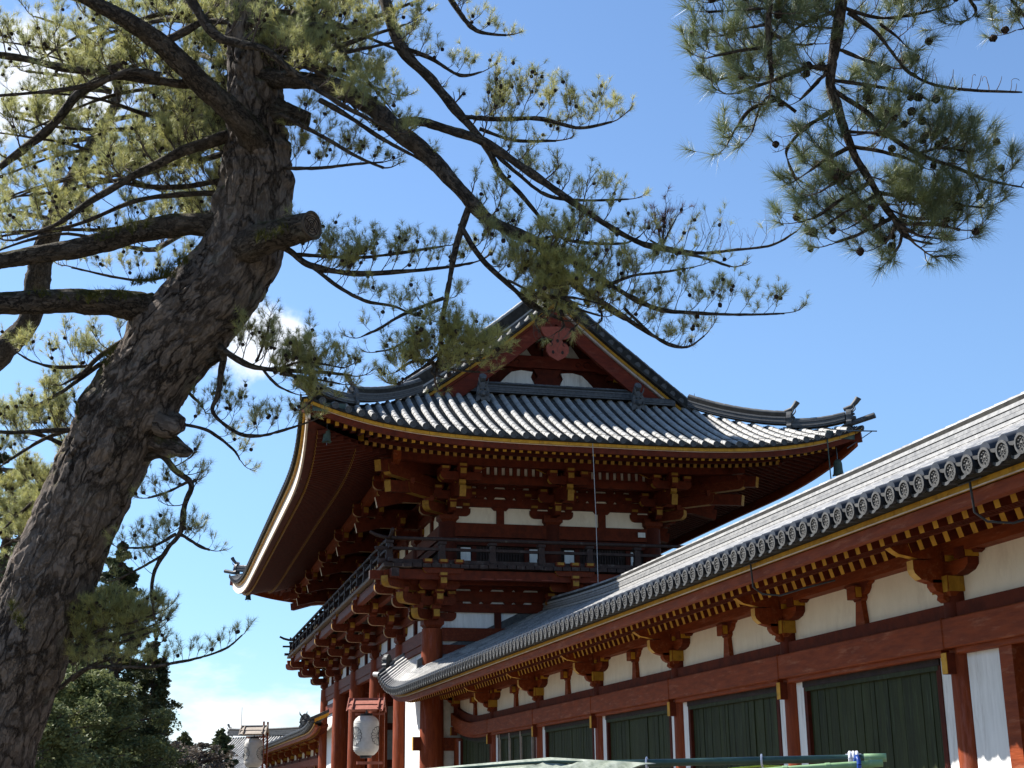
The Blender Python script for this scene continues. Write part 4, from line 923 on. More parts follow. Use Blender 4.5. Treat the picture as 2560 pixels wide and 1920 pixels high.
# ---------------------------------------------------------------- paper lanterns on roofed stands
def lantern(loc, rz, label, roofm):
    r = empty('lantern', loc, rz, label, 'lantern', 'white paper lanterns in front of the gate')
    # paper body: waisted, hung under a small roof; local +z up, 0 = ground
    m = MB(); n = 40; R = 24; vs = []; z0, z1 = 2.85, 4.10
    for i in range(R*3+1):
        t = i/(R*3); z = lerp(z0, z1, t); e = min(t, 1-t)
        rr = .415*(1-(max(0, .20-e)/.20)**2.2*.42) - .022*math.cos((t-.5)*2*math.pi*1.0)**2*(1 if .25 < t < .75 else .0) - (.016 if i % 3 == 0 else 0)*.7
        for k in range(n): vs.append((rr*math.cos(2*math.pi*k/n), rr*math.sin(2*math.pi*k/n), z))
    m.add(vs, [(i*n+k, i*n+(k+1) % n, (i+1)*n+(k+1) % n, (i+1)*n+k) for i in range(R*3) for k in range(n)], 'paper', .5, True); m.build('paper_body', r)
    m = MB(); m.tube([(0, 0, z1-.01), (0, 0, z1+.07)], [.20, .20], 'black_metal', 20); m.build('top_ring', r)
    m = MB(); m.tube([(0, 0, z0-.08), (0, 0, z0+.01)], [.18, .20], 'black_metal', 20); m.tube([(0, 0, z1+.05), (0, 0, z1+.22)], .02, 'metal', 8); m.build('bottom_ring', r)
    for sg in (-1, 1):                                                  # sixteen-petal crest, one on each side
        m = MB(); zc = 3.46
        def surf(a, z): q = a/.41 - (.62 if sg < 0 else .30); rr = .418; return (sg*rr*math.cos(q), rr*math.sin(q), z)
        N = 16; ro, ri = .30, .055
        m.tube([surf(ri*math.cos(t), zc+ri*math.sin(t)) for t in np.linspace(0, 2*math.pi, 12)], .008, 'ink', 4)
        for k in range(N):
            a0, a1 = 2*math.pi*k/N, 2*math.pi*(k+1)/N
            m.tube([surf(rad*math.cos(a0), zc+rad*math.sin(a0)) for rad in np.linspace(ri, ro*.9, 5)], .006, 'ink', 4)
            m.tube([surf((ro*.9+ro*.12*math.sin(math.pi*t))*math.cos(lerp(a0, a1, t)), zc+(ro*.9+ro*.12*math.sin(math.pi*t))*math.sin(lerp(a0, a1, t))) for t in np.linspace(0, 1, 5)], .009, 'ink', 4)
        m.build('crest', r)
    m = MB(); zt = 4.60
    for sg in (-1, 1):
        for j, (ya, yb) in enumerate(((.0, .26), (.22, .50))):
            za, zb = zt+.02-ya*.62-.03*j, zt+.02-yb*.62-.03*j
            Rm = Matrix.Rotation(-sg*math.atan(.62), 3, 'X'); m.box((0, sg*(ya+yb)/2, (za+zb)/2), (1.14, (yb-ya)*1.18, .02), roofm, Rm)
        for x in (-.42, .42): m.beam((x, 0, zt+.06), (x, sg*.52, zt+.05-.52*.62), .035, .04, 'wood_pink' if roofm == 'wood_pink' else 'wood_grey')
    m.box((0, 0, zt+.05), (1.2, .07, .05), roofm); m.build('canopy', r)
    m = MB()
    for x in (-.58, .58): m.prism([(-.56, zt-.36), (-.48, zt-.36), (0, zt-.04), (.48, zt-.36), (.56, zt-.36), (0, zt+.10)], (x, 0, 0), Y, Z, X*.03, roofm)
    m.build('canopy_gable', r)
    for y in (.40,):
        for x in (.34, .52):
            m = MB(); m.beam((x, y, 0), (x, y, 4.74+(.1 if x > .4 else .12)), .07, .09, 'red', 'red', up=(0, 1, 0)); m.build('stand_post', r)
    m = MB(); m.beam((-.42, .36, zt-.42), (.56, .36, zt-.42), .07, .07, 'wood_pink'); m.beam((-.30, .1, 2.62), (.50, .38, 2.62), .07, .09, 'wood_pink'); m.build('stand_rail', r)
lantern(gw((-46.75, 6.98, -CAMZ)) - Vector((0, 0, 0)), math.radians(74), 'near white paper lantern with pink-brown canopy hanging in front of the gate columns', 'wood_pink')
lantern(gw((-65.3, 4.72, -CAMZ)), math.radians(74), 'far white paper lantern with grey canopy, cut by the bottom edge left of the gate', 'wood_grey')

# ---------------------------------------------------------------- foreground stall poles and sheet (cut by the lower edge)
A0, A1 = at(1480, 1911, 9.4), at(2208, 1894, 9.0)
def thing(mb, name, label, cat, group=None): return tag(mb.build(name), label, cat, group)
m = MB(); d = (A1-A0).normalized(); m.tube([A0-d*.1, A0.lerp(A1, .5), A1-d*.10], .024, 'pipe_green', 12); m.tube([A1-d*.12, A1+d*.02], .027, 'pipe_light', 12, mcap='frame_dark'); thing(m, 'green_pole', 'dark green pole lying level along the bottom edge below the shutters', 'pole')
B0, B1 = at(1760, 1938, 8.7), at(2206, 1908, 8.7); d2 = (B1-B0).normalized()
m = MB(); m.tube([B0, B0.lerp(B1, .5), B1], [.018, .021, .023], 'pipe_light', 12, mcap='frame_dark')
for k in range(4): q = B0.lerp(B1, .2+.24*k); m.tube([q, q+d2*.03], .025, 'pipe_light', 12)
thing(m, 'bamboo_pole', 'pale green bamboo pole with a cut end under the dark green pole', 'pole')
m = MB(); q = B0.lerp(B1, .86); pr = d2.cross(Z).normalized()
m.tube([q + (pr*math.cos(t) + Z*math.sin(t))*.05 for t in np.linspace(0, 2*math.pi, 15)], .014, 'blue_plastic', 8, cap=False); thing(m, 'blue_ring', 'bright blue plastic ring round the end of the bamboo pole', 'plastic ring')
for px, w_, lab in ((2137, .12, 'white cloth knotted round the green pole beside the blue ring'), (1912, .035, 'thin white tie looped round the middle of the green pole'), (1622, .03, 'white tie round the left end of the green pole')):
    m = MB(); f = (px-1480)/(2208-1480); q = A0.lerp(A1, f); pr = d.cross(Z).normalized()
    for k in range(3 if w_ > .1 else 1):
        o = d*(k-1)*.022 if w_ > .1 else Vector()
        m.tube([q+o + (pr*math.cos(t) + Z*math.sin(t))*.036 for t in np.linspace(0, 2*math.pi, 13)], .012 if w_ > .1 else .007, 'cloth', 6, cap=False)
    if w_ > .1: m.sheet([[q + d*(s*(.05-.03*v/.2)) + pr*(-.045+.01*math.sin(s*5+v*30)) + Z*(.03-v) for s in (-1, -.4, .2, 1)] for v in (0, .07, .14, .2, .26)], 'cloth')
    else: m.tube([q - pr*.036, q - pr*.05 - Z*.05, q - pr*.04 - Z*.14], .006, 'cloth', 5)
    thing(m, 'cloth_tie', lab, 'cloth tie')
mats_sheet = mat('tarp', (.42, .45, .38), (.20, .23, .18), .4, 3, (.5, 4, 6), trans=.2, dirt=(.13, .17, .12), dscale=2, bump=.2)
mat('tarp_lime', (.50, .62, .08), (.40, .52, .08), .4, 4)
def tent(c0, c1, c2, base, label):
    m = MB(); rows = []; N = 26
    for i in range(N+1):
        t = i/N; e = c0.lerp(c1, t/.5) if t < .5 else c1.lerp(c2, (t-.5)/.5)
        rows.append([e + Vector((.10, -.45, -.10))*v + Z*(.018*math.sin(i*1.7+v*4)*(v > 0) - .04*v*v) for v in (0, .25, .5, .8, 1.2)])
    m.sheet(rows, 'tarp', smooth=True); o = m.build('tent_sheet'); s = o.modifiers.new('solid', 'SOLIDIFY'); s.thickness = .004; tag(o, label, 'tarpaulin'); return o
tent(at(960, 1930, 8.9), at(1375, 1893, 8.7), at(1640, 1908, 8.5), None, 'grey-green plastic stall sheet peaking at the bottom edge below the far shutters')
m = MB(); r_ = [at(a, b, 8.6) for a, b in ((1010, 1932), (1150, 1921), (1290, 1910), (1380, 1904), (1480, 1907), (1600, 1913))]
m.tube(r_, .010, 'pipe_green', 6); thing(m, 'sheet_hem', 'dark green hem rope running along the grey-green stall sheet', 'rope')
m = MB()
for a, b in ((1120, 1260), (1820, 1990)): m.tube([at(a, 1921, 9.2), at((a+b)/2, 1914.5, 9.2), at(b, 1917, 9.2)], [.004, .008, .004], 'tarp_lime', 6)
thing(m, 'yellow_cord', 'yellow-green cord under the green pole and stall sheet', 'cord')
for px, w in ((1500, 9.6), (2190, 9.1)):
    p = at(px, 1915, w); m = MB(); m.tube([(p.x, p.y, 0), (p.x, p.y, p.z-.03)], .03, 'pipe_green', 10); thing(m, 'support_post', 'upright green post holding the ' + ('left' if px < 1600 else 'right') + ' end of the level green pole', 'post', 'upright posts under the green pole')

# ---------------------------------------------------------------- pine trees
def cat_rom(P, k):
    """Catmull-Rom through (point, radius) pairs"""
    pts, rad = [], []
    for i in range(len(P)-1):
        p0, p1, p2, p3 = P[max(0, i-1)], P[i], P[i+1], P[min(len(P)-1, i+2)]
        for j in range(k):
            t = j/k
            f = lambda a, b, c, d_: .5*((2*b) + (c-a)*t + (2*a-5*b+4*c-d_)*t*t + (3*b-a-3*c+d_)*t**3)
            pts.append(Vector([f(p0[0][q], p1[0][q], p2[0][q], p3[0][q]) for q in range(3)])); rad.append(max(.001, f(p0[1], p1[1], p2[1], p3[1])))
    pts.append(P[-1][0]); rad.append(P[-1][1]); return pts, rad
def bark_tube(name, P, parent, seg=10, sides=40, m='bark', amp=.05, knots=(), lump=.12, cap_end=None, bend=0, freq=5.2):
    """trunk or limb with displaced plates; stores cylinder coordinates for the bark pattern"""
    pts, rad = cat_rom(P, seg); N = len(pts); vs, co = [], []; prev = None; s = 0; off = random.uniform(0, 50)
    for i, p in enumerate(pts):
        d = (pts[min(i+1, N-1)]-pts[max(i-1, 0)]).normalized()
        if i: s += (p-pts[i-1]).length
        a = prev - d*prev.dot(d) if prev is not None else d.cross(Vector((.3, 1, .1)))
        a.normalize(); prev = a; b = d.cross(a)
        jx = noise.noise_vector(Vector((s*1.3+off, 0, 0)))*rad[i]*bend*min(1, i/7)
        for k in range(sides):
            t = 2*math.pi*k/sides; n_ = a*math.cos(t)+b*math.sin(t); r = rad[i]
            c = Vector((math.cos(t)*r, math.sin(t)*r, s+off)); q = Vector((c.x, c.y, c.z*.42))
            w = noise.noise_vector(q*freq*.9)*.10 + noise.noise_vector(q*freq*2.2)*.045
            dd = noise.voronoi((q+w)*freq)[0]; e = min(1, (dd[1]-dd[0])/.13)
            h = amp*(e-.6)*(.35+1.1*abs(noise.noise(c*1.7+Vector((9, 9, 9)))))*1.3 + lump*r*noise.noise(Vector((c.x, c.y, c.z*.7))*1.6/max(.3, r*2)) + amp*.5*noise.noise(q*freq*4)
            for kp, kr, kh in knots:
                x = (p + n_*r - kp).length/kr
                if x < 2.2: h += kh*math.exp(-x*x*1.6)
            v = p + jx + n_*(r+h); vs.append(tuple(v)); co += [c.x, c.y, c.z]
    fs = [(i*sides+k, i*sides+(k+1) % sides, (i+1)*sides+(k+1) % sides, (i+1)*sides+k) for i in range(N-1) for k in range(sides)]
    fs += [tuple(range(sides))[::-1], tuple(range((N-1)*sides, N*sides))]
    me = bpy.data.meshes.new(name); me.from_pydata(vs, [], fs); me.materials.append(MATS[m]); me.polygons.foreach_set('use_smooth', [True]*(len(fs)-2)+[False]*2)
    if cap_end: me.materials.append(MATS[cap_end]); me.polygons[len(fs)-1].material_index = 1
    at_ = me.attributes.new('barkco', 'FLOAT_VECTOR', 'POINT'); at_.data.foreach_set('vector', co); me.update()
    o = bpy.data.objects.new(name, me); COL.objects.link(o); o.parent = parent; return o, pts, rad
def needles(name, parent, tufts, m, K, width, spread=1.32, curve=True):
    """tufts: list of (pos, axis, size, tint); builds thin needle blades"""
    T = len(tufts); pos = np.array([t[0] for t in tufts]); ax = np.array([t[1] for t in tufts]); sz = np.array([t[2] for t in tufts]); ti = np.array([t[3] for t in tufts])
    ax /= np.linalg.norm(ax, axis=1)[:, None]
    P = np.repeat(pos, K, 0); A = np.repeat(ax, K, 0); S = np.repeat(sz, K)
    u = RNG.normal(size=(T*K, 3)); u -= (u*A).sum(1)[:, None]*A; u /= np.linalg.norm(u, axis=1)[:, None]
    th = RNG.uniform(.12, spread, T*K)
    D = A*np.cos(th)[:, None] + u*np.sin(th)[:, None]; L = S*RNG.uniform(.75, 1.1, T*K)
    back = RNG.uniform(0, .55, T*K)*S
    B = P - A*back[:, None]
    w = np.cross(D, RNG.normal(size=(T*K, 3))); w /= np.linalg.norm(w, axis=1)[:, None]; w *= width/2
    E = B + D*L[:, None]; E[:, 2] -= L*.06
    v = np.empty((T*K, 3, 3)); v[:, 0] = B+w; v[:, 1] = B-w; v[:, 2] = E
    v = v.reshape(-1, 3); n = T*K
    me = bpy.data.meshes.new(name); me.vertices.add(n*3); me.vertices.foreach_set('co', v.ravel())
    me.loops.add(n*3); me.loops.foreach_set('vertex_index', np.arange(n*3)); me.polygons.add(n); me.polygons.foreach_set('loop_start', np.arange(n)*3); me.polygons.foreach_set('loop_total', np.full(n, 3))
    me.materials.append(MATS[m]); me.update(calc_edges=True)
    a = me.attributes.new('tint', 'FLOAT', 'FACE'); a.data.foreach_set('value', np.clip(np.repeat(ti, K)+RNG.normal(0, .12, n), 0, 1))
    o = bpy.data.objects.new(name, me); COL.objects.link(o); o.parent = parent; return o
class Tree:
    def __init__(s, root, nl, twig_m='twig'): s.root = root; s.nl = nl; s.tufts = []; s.brown = []; s.tw = MB(); s.cones = []; s.twm = twig_m
    def tuft(s, p, ax, k=1.0, brown=False):
        t = min(1, max(0, random.gauss(.45-s.tb, .3))); (s.brown if brown else s.tufts).append((tuple(p), tuple(ax), s.nl*k*random.uniform(.85, 1.15), t))
        if random.random() < s.cone_p: s.cones.append(p - ax.normalized()*.05 + rv()*.02)
    cone_p = .10; tb = 0
    def spray(s, p, d, L, r, lv, bare=0.0, up=.5, dens=1.0, brown=False):
        """one curved twig; lv > 0 puts out further twigs"""
        k = 5; pts = [p]; dd = d.normalized(); 
        for i in range(k):
            dd = (dd + Z*(up*.32) + rv()*.20).normalized(); pts.append(pts[-1] + dd*(L/k))
        s.tw.tube(pts, [lerp(r, r*.45, i/k)*.75 for i in range(k+1)], s.twm, 5 if lv else 4, False)
        isbare = random.random() < bare
        if lv == 0:
            if not isbare: s.tuft(pts[-1], dd, 1, brown)
            elif random.random() < .5:                                  # curled dead tip
                q = pts[-1]; w = dd.copy(); ps = [q]; ax_ = rv().normalized()
                for i in range(5): w = (Matrix.Rotation(.45, 3, ax_) @ w); ps.append(ps[-1]+w*L*.12)
                s.tw.tube(ps, r*.4, s.twm, 3, False)
            return
        n = max(2, int(L/.052*dens)) if lv == 1 else max(2, int(L/.085*dens))
        for i in range(n):
            t = .22 + .78*(i+random.random())/n; j = min(k-1, int(t*k)); q = pts[j].lerp(pts[j+1], t*k-j); ad = (pts[j+1]-pts[j]).normalized()
            sd = ad.cross(Z + rv()*.5); sd = sd.normalized() if sd.length > .01 else X
            nd = ad*.75 + sd*random.choice((-1, 1))*random.uniform(.5, 1.1) + Z*random.uniform(.1, .6)
            s.spray(q, nd, L*random.uniform(.34, .55) if lv > 1 else random.uniform(.05, .13)*s.nl/.075, r*.55, lv-1, bare, up, dens, brown)
        if not isbare: s.tuft(pts[-1], dd, 1.1, brown)
    def limb(s, P, t0=.1, step=.16, L=(.35, .75), lv=2, bare=.1, up=.5, dens=1.0, seg=6, brown=False, name='branch', sides=9, amp=.006, tip=True, updir=.25, m='bark_limb', tb=0, bend=.7):
        s.tb = tb
        dens *= 1.55
        """P = [(px,py,radius px,distance)...]; bark limb with sprays along it"""
        PP = [(at(a, b, c), r_*c/FPX) for a, b, r_, c in P]
        o, pts, rad = bark_tube(name, PP, s.root, seg+3, sides, m, amp, lump=.34, freq=9, bend=bend)
        acc = 0; tot = sum((pts[i+1]-pts[i]).length for i in range(len(pts)-1)); run = 0; nxt = tot*t0
        for i in range(len(pts)-1):
            l = (pts[i+1]-pts[i]).length
            while nxt <= run+l:
                q = pts[i].lerp(pts[i+1], (nxt-run)/max(l, 1e-6)); ad = (pts[i+1]-pts[i]).normalized(); f = nxt/tot
                sd = ad.cross(Z).normalized() if abs(ad.z) < .95 else rv().normalized()
                nd = ad*.7 + sd*random.choice((-1, 1))*random.uniform(.35, 1.0) + Z*random.uniform(-.15, .75)*1.0 + Z*updir
                s.spray(q, nd, random.uniform(*L)*(1-.45*f), max(.004, rad[i]*.30 if rad[i] < .05 else .012), lv, bare, up, dens, brown)
                nxt += step*random.uniform(.6, 1.4)
            run += l
        if tip: s.spray(pts[-1], pts[-1]-pts[-2], L[0], max(.004, rad[-1]), 1, bare, up, dens, brown)
        return pts
    def finish(s, m, K, width, brownm='needle_brown'):
        s.tw.build('twig', s.root); needles('needle_crown', s.root, s.tufts, m, K, width)
        if s.brown: needles('dead_needles', s.root, s.brown, brownm, K, width)
        if s.cones:
            mb = MB(); R = .018; vs = []; n = 8
            for i in range(7):
                t = i/6; rr = R*math.sin(math.pi*min(.96, t*.9+.08))**.7
                for k in range(n): a = 2*math.pi*(k+.5*(i % 2))/n; vs.append((rr*(1+.28*(k % 2))*math.cos(a), rr*(1+.28*((k+i) % 2))*math.sin(a), (t-.5)*R*2.3))
            mb.add(vs, [(i*n+k, i*n+(k+1) % n, (i+1)*n+(k+1) % n, (i+1)*n+k) for i in range(6) for k in range(n)] + [tuple(range(n))[::-1], tuple(range(6*n, 7*n))], 'cone')
            random.shuffle(s.cones); s.cones.sort(key=lambda p: (p-Vector((0, 0, CAMZ))).length)
            c0 = mb.build('pine_cone', s.root); c0.location = s.cones[0]
            for p in s.cones[1:100]: copy_to(c0, p, None, (random.uniform(2, 4), random.uniform(-.6, .6), random.uniform(0, 6)), (random.uniform(.8, 1.2),)*3).parent = s.root
            rest = s.cones[100:]
            if rest:
                mr = MB()
                for p in rest:
                    Rm = Matrix.Rotation(random.uniform(2.3, 4), 3, rv().normalized()); mr.add([tuple(p + Rm @ Vector(v)) for v in vs], [(i*n+k, i*n+(k+1) % n, (i+1)*n+(k+1) % n, (i+1)*n+k) for i in range(0, 6) for k in range(n)], 'cone')
                tag(mr.build('small_pine_cones', s.root), kind='stuff')
def rv(): return Vector((random.gauss(0, 1), random.gauss(0, 1), random.gauss(0, 1)))*.6

random.seed(21)
base_p = at(-45, 2010, 15.0); 
pine = empty('pine_tree', (0, 0, 0), 0, 'big leaning pine with dark cracked bark, a sawn-off limb stub and branches over the gate', 'tree')
T = Tree(pine, .082); T.cone_p = .085
D = 15.0
def tp(px, py, r, dist=D): return (at(px, py, dist), r*dist/FPX)
TR = [(Vector((at(-250, 2375, D).x, at(-250, 2375, D).y, -.1)), .62), tp(-110, 2120, 132), tp(-30, 1880, 118), tp(62, 1620, 108), tp(148, 1400, 104), tp(222, 1226, 103), tp(268, 1130, 104), tp(322, 1025, 106), tp(385, 925, 106), tp(465, 815, 106), tp(548, 722, 104), tp(598, 640, 99), tp(628, 550, 92), tp(640, 455, 90), tp(642, 350, 74), tp(637, 230, 66), tp(632, 100, 62), tp(625, -60, 56), tp(640, -260, 46), tp(600, -480, 34), tp(620, -700, 14)]
knots = [(at(700, 665, 14.75), .17, .13), (at(730, 362, 14.9), .10, .16), (at(735, 452, 14.9), .09, .07), (at(405, 1050, 14.8), .16, .15), (at(230, 1010, 14.8), .16, .09), (at(350, 800, 14.8), .28, .08), (at(545, 500, 14.9), .12, .06), (at(265, 1120, 14.6), .12, .06), (at(590, 300, 14.6), .15, .06)]
bark_tube('trunk', TR, pine, 26, 150, 'bark', .036, knots, .10, freq=5.4)
# stub, broken knots and heavy limbs
bark_tube('cut_limb', [tp(575, 640, 44, 14.9), tp(640, 606, 42, 14.6), tp(715, 580, 35, 14.4), tp(779, 563, 34, 14.2)], pine, 10, 60, 'bark_limb', .012, (), .12, 'wood_end')
e0, e1 = at(715, 580, 14.4), at(779, 563, 14.2); ex = (e1-e0).normalized(); ea = ex.cross(Z).normalized(); eb = ea.cross(ex); m = MB()
for fr, w_ in ((.98, .016), (.74, .004), (.55, .004), (.36, .004), (.18, .004)):
    m.tube([e1 + ex*.004 + (ea*math.cos(t) + eb*math.sin(t))*.136*fr*(1+.05*math.sin(3*t+fr*9)) for t in np.linspace(0, 2*math.pi, 29)], w_, 'bark_limb' if w_ > .01 else 'cone', 5, False)
for t in (.4, 2.1, 3.9, 5.2): m.tube([e1+ex*.004, e1+ex*.004+(ea*math.cos(t)+eb*math.sin(t))*.11], [.003, .005], 'cone', 4)
m.build('growth_rings', pine)
bark_tube('broken_knot', [tp(380, 1035, 40, 14.9), tp(425, 1058, 34, 14.75), tp(455, 1062, 16, 14.7)], pine, 8, 30, 'bark', .03, (), .5)
bark_tube('broken_knot', [tp(385, 1095, 34, 14.9), tp(430, 1115, 22, 14.75), tp(470, 1128, 12, 14.7), tp(482, 1131, 3, 14.7)], pine, 8, 26, 'bark', .03, (), .5)
bark_tube('broken_knot', [tp(690, 285, 30, 14.9), tp(735, 292, 24, 14.8), tp(775, 300, 15, 14.8)], pine, 8, 26, 'bark_limb', .02, (), .4)
for P, sd in (([(560, 575, 42, 14.95), (500, 560, 30, 14.9), (354, 577, 27, 14.8), (203, 618, 25, 14.6), (80, 638, 22, 14.5), (-60, 662, 20, 14.4), (-300, 700, 14, 14.2)], 34), ([(430, 800, 50, 14.9), (350, 765, 36, 14.8), (203, 752, 31, 14.5), (81, 756, 30, 14.3), (-40, 762, 28, 14.1), (-300, 800, 18, 13.8)], 40), ([(640, 360, 40, 14.8), (600, 300, 32, 14.5), (498, 203, 28, 14.2), (405, 110, 24, 14.0), (318, 52, 20, 13.8), (231, 4, 17, 13.6), (120, -70, 12, 13.4)], 34)):
    bark_tube('heavy_limb', [(at(a, b, d_), r*d_/FPX) for a, b, r, d_ in P], pine, 14, 44, 'bark_limb', .014, (), .18, freq=8, bend=.15)
LM = T.limb
# right-hand branches over the sky and the gate roof
LM([(632, 190, 24, 14.9), (760, 195, 24, 14.6), (897, 255, 24, 14.3), (984, 324, 22, 14.1), (1071, 393, 20, 14.0), (1157, 475, 18, 13.8), (1233, 555, 15, 13.7), (1328, 605, 13, 13.6), (1391, 663, 10, 13.5), (1442, 720, 8, 13.5), (1518, 765, 6, 13.4), (1613, 828, 5, 13.4), (1676, 859, 3, 13.3)], .55, .13, (.25, .5), 2, .25, updir=.5)
LM([(984, 315, 13, 14.1), (1040, 305, 12, 14.1), (1106, 321, 12, 14.1), (1186, 347, 11, 14.0), (1233, 372, 11, 14.0), (1328, 435, 10, 13.9), (1423, 499, 9, 13.8), (1518, 562, 7, 13.7), (1613, 613, 6, 13.7), (1739, 638, 4, 13.6), (1825, 666, 2.5, 13.5)], .25, .20, (.2, .45), 2, .45, updir=.45, dens=.8)
LM([(1600, 606, 5, 13.7), (1739, 632, 4, 13.7), (1834, 625, 3.5, 13.7), (1929, 613, 3, 13.7), (1992, 578, 2, 13.7)], .1, .10, (.2, .42), 2, .92, updir=.9, dens=.9)
LM([(880, -260, 18, 15), (950, -40, 16, 14.8), (1005, 113, 14, 14.6), (1081, 201, 13, 14.5), (1157, 290, 11, 14.4), (1220, 378, 8, 14.3), (1252, 435, 7, 14.3), (1296, 480, 6, 14.2), (1359, 556, 4, 14.2), (1410, 600, 2.5, 14.2)], .35, .32, (.15, .35), 1, .5)
LM([(1360, 612, 9, 13.6), (1454, 663, 8, 13.5), (1549, 727, 7, 13.4), (1644, 771, 5.5, 13.3), (1739, 783, 4.5, 13.2), (1834, 787, 3.5, 13.2), (1961, 783, 2, 13.1)], .1, .11, (.25, .48), 2, .30, updir=.6)
LM([(1176, 511, 9, 13.8), (1144, 606, 8, 13.7), (1125, 701, 7, 13.6), (1106, 796, 6, 13.6), (1100, 878, 5, 13.5), (1087, 942, 4, 13.5)], .55, .15, (.2, .45), 2, .15, updir=.1)
LM([(1150, 560, 6, 13.75), (1208, 651, 7, 13.6), (1296, 733, 5.5, 13.5), (1359, 777, 4.5, 13.5), (1404, 800, 3, 13.4)], .2, .11, (.2, .42), 2, .15, updir=.25, dens=1.15)
LM([(1270, 700, 3, 13.5), (1330, 730, 3, 13.4), (1400, 745, 2.5, 13.3), (1460, 765, 2, 13.3)], .1, .10, (.18, .36), 2, .1, updir=.1, dens=1.3)
LM([(600, 610, 13, 14.8), (708, 619, 9, 14.5), (777, 663, 8, 14.4), (885, 682, 7, 14.3), (1043, 676, 5, 14.2), (1182, 657, 3, 14.1)], .22, .12, (.25, .45), 2, .15, updir=.35)
LM([(735, 636, 5, 14.45), (830, 642, 4, 14.4), (916, 642, 4, 14.3), (1043, 625, 3.5, 14.3), (1106, 616, 2.5, 14.3)], .05, .12, (.2, .4), 2, .08, updir=.6)
LM([(774, 662, 5, 14.4), (853, 720, 5, 14.3), (916, 752, 4, 14.2), (985, 765, 3, 14.2), (1040, 790, 2, 14.1)], .1, .12, (.2, .42), 2, .2, updir=.2)
LM([(1110, 745, 4.5, 13.6), (1011, 784, 4, 13.6), (948, 822, 3.5, 13.5), (904, 842, 2, 13.5)], .1, .13, (.2, .38), 2, .55, updir=.35)
LM([(1085, 905, 3.5, 13.5), (1040, 930, 3, 13.4), (1000, 955, 2.5, 13.3)], 0, .07, (.2, .4), 2, .05, updir=.25, dens=1.3)
LM([(1098, 880, 3.5, 13.5), (1150, 905, 3, 13.4), (1215, 900, 2.5, 13.3)], 0, .08, (.2, .38), 2, .1, updir=.2, dens=1.2)
LM([(1050, 830, 3, 13.6), (985, 870, 2.5, 13.5), (940, 880, 2, 13.5)], 0, .12, (.15, .3), 2, .4, updir=.2)
LM([(1157, 292, 7, 14.4), (1250, 300, 6, 14.3), (1350, 296, 5, 14.3), (1450, 318, 4, 14.2), (1530, 305, 2.5, 14.2)], .12, .10, (.28, .52), 2, .1, updir=.7)
LM([(1200, 322, 5, 14.4), (1290, 350, 4, 14.3), (1390, 352, 3, 14.3)], .1, .12, (.2, .4), 2, .1, updir=.3)
LM([(1225, 375, 5, 14.3), (1300, 440, 4.5, 14.2), (1370, 488, 4, 14.2), (1470, 500, 3, 14.1), (1572, 498, 2, 14.1)], .15, .11, (.22, .45), 2, .35, updir=.65)
LM([(1410, 600, 4, 13.8), (1480, 610, 4, 13.8), (1560, 608, 3, 13.8), (1600, 590, 2, 13.8)], 0, .11, (.2, .38), 2, .12, updir=.5)
LM([(1500, 720, 4, 13.4), (1580, 690, 3.5, 13.4), (1660, 680, 3, 13.3), (1735, 668, 2, 13.3)], 0, .11, (.22, .42), 2, .15, updir=.5)
LM([(1560, 770, 4, 13.4), (1650, 850, 3.5, 13.3), (1715, 868, 3, 13.3), (1760, 840, 2, 13.3)], .1, .11, (.2, .38), 2, .25, updir=.3)
LM([(1440, 700, 4, 13.6), (1500, 760, 3, 13.5), (1560, 800, 2, 13.5)], .1, .16, (.15, .3), 2, .25, updir=.4)
LM([(1230, 560, 4, 14), (1300, 600, 4, 14), (1390, 590, 3, 14)], .1, .16, (.2, .36), 2, .2, updir=.4)
LM([(1010, 120, 6, 14.6), (1080, 150, 5, 14.5), (1150, 190, 4, 14.4), (1205, 180, 2, 14.4)], 0, .14, (.2, .4), 2, .15, updir=.5)
LM([(1090, -60, 8, 14.8), (1140, 20, 7, 14.7), (1190, 75, 5, 14.6), (1265, 88, 3, 14.6)], .25, .13, (.2, .38), 2, .2, updir=.3)
for k, (px, py) in enumerate(((1640, 560), (1665, 520), (1625, 600), (1690, 545))):
    LM([(1655, 618, 3, 13.7), (lerp(1655, px, .5), lerp(618, py, .55), 2.5, 13.7), (px, py, 1.5, 13.7)], .2, .09, (.12, .22), 1, .45, brown=True, seg=4)
for P in ([(1290, 730, 4, 13.5), (1330, 770, 3, 13.4), (1390, 790, 2, 13.3)], [(1400, 760, 4, 13.5), (1450, 775, 3, 13.4), (1500, 790, 2, 13.3)], [(1410, 680, 3, 13.5), (1380, 640, 3, 13.4), (1395, 610, 2, 13.4)], [(1095, 860, 4, 13.5), (1150, 870, 3, 13.4), (1210, 855, 2, 13.3)], [(1080, 910, 4, 13.5), (1140, 925, 3, 13.4), (1200, 930, 2, 13.3)]):
    LM(P, 0, .10, (.2, .36), 2, .05, updir=.1, dens=1.0, tb=.4, seg=4)
for P in ([(1350, 620, 4, 13.6), (1330, 655, 3, 13.5), (1345, 690, 2, 13.4)], [(1391, 655, 4, 13.5), (1370, 680, 3, 13.4), (1350, 715, 2, 13.3)], [(1420, 700, 4, 13.5), (1450, 715, 3, 13.4), (1480, 740, 2, 13.3)], [(1300, 735, 4, 13.5), (1340, 715, 3, 13.4), (1400, 715, 2, 13.3)]):
    LM(P, 0, .09, (.2, .38), 2, .05, updir=.1, dens=1.0, tb=.3, seg=4)
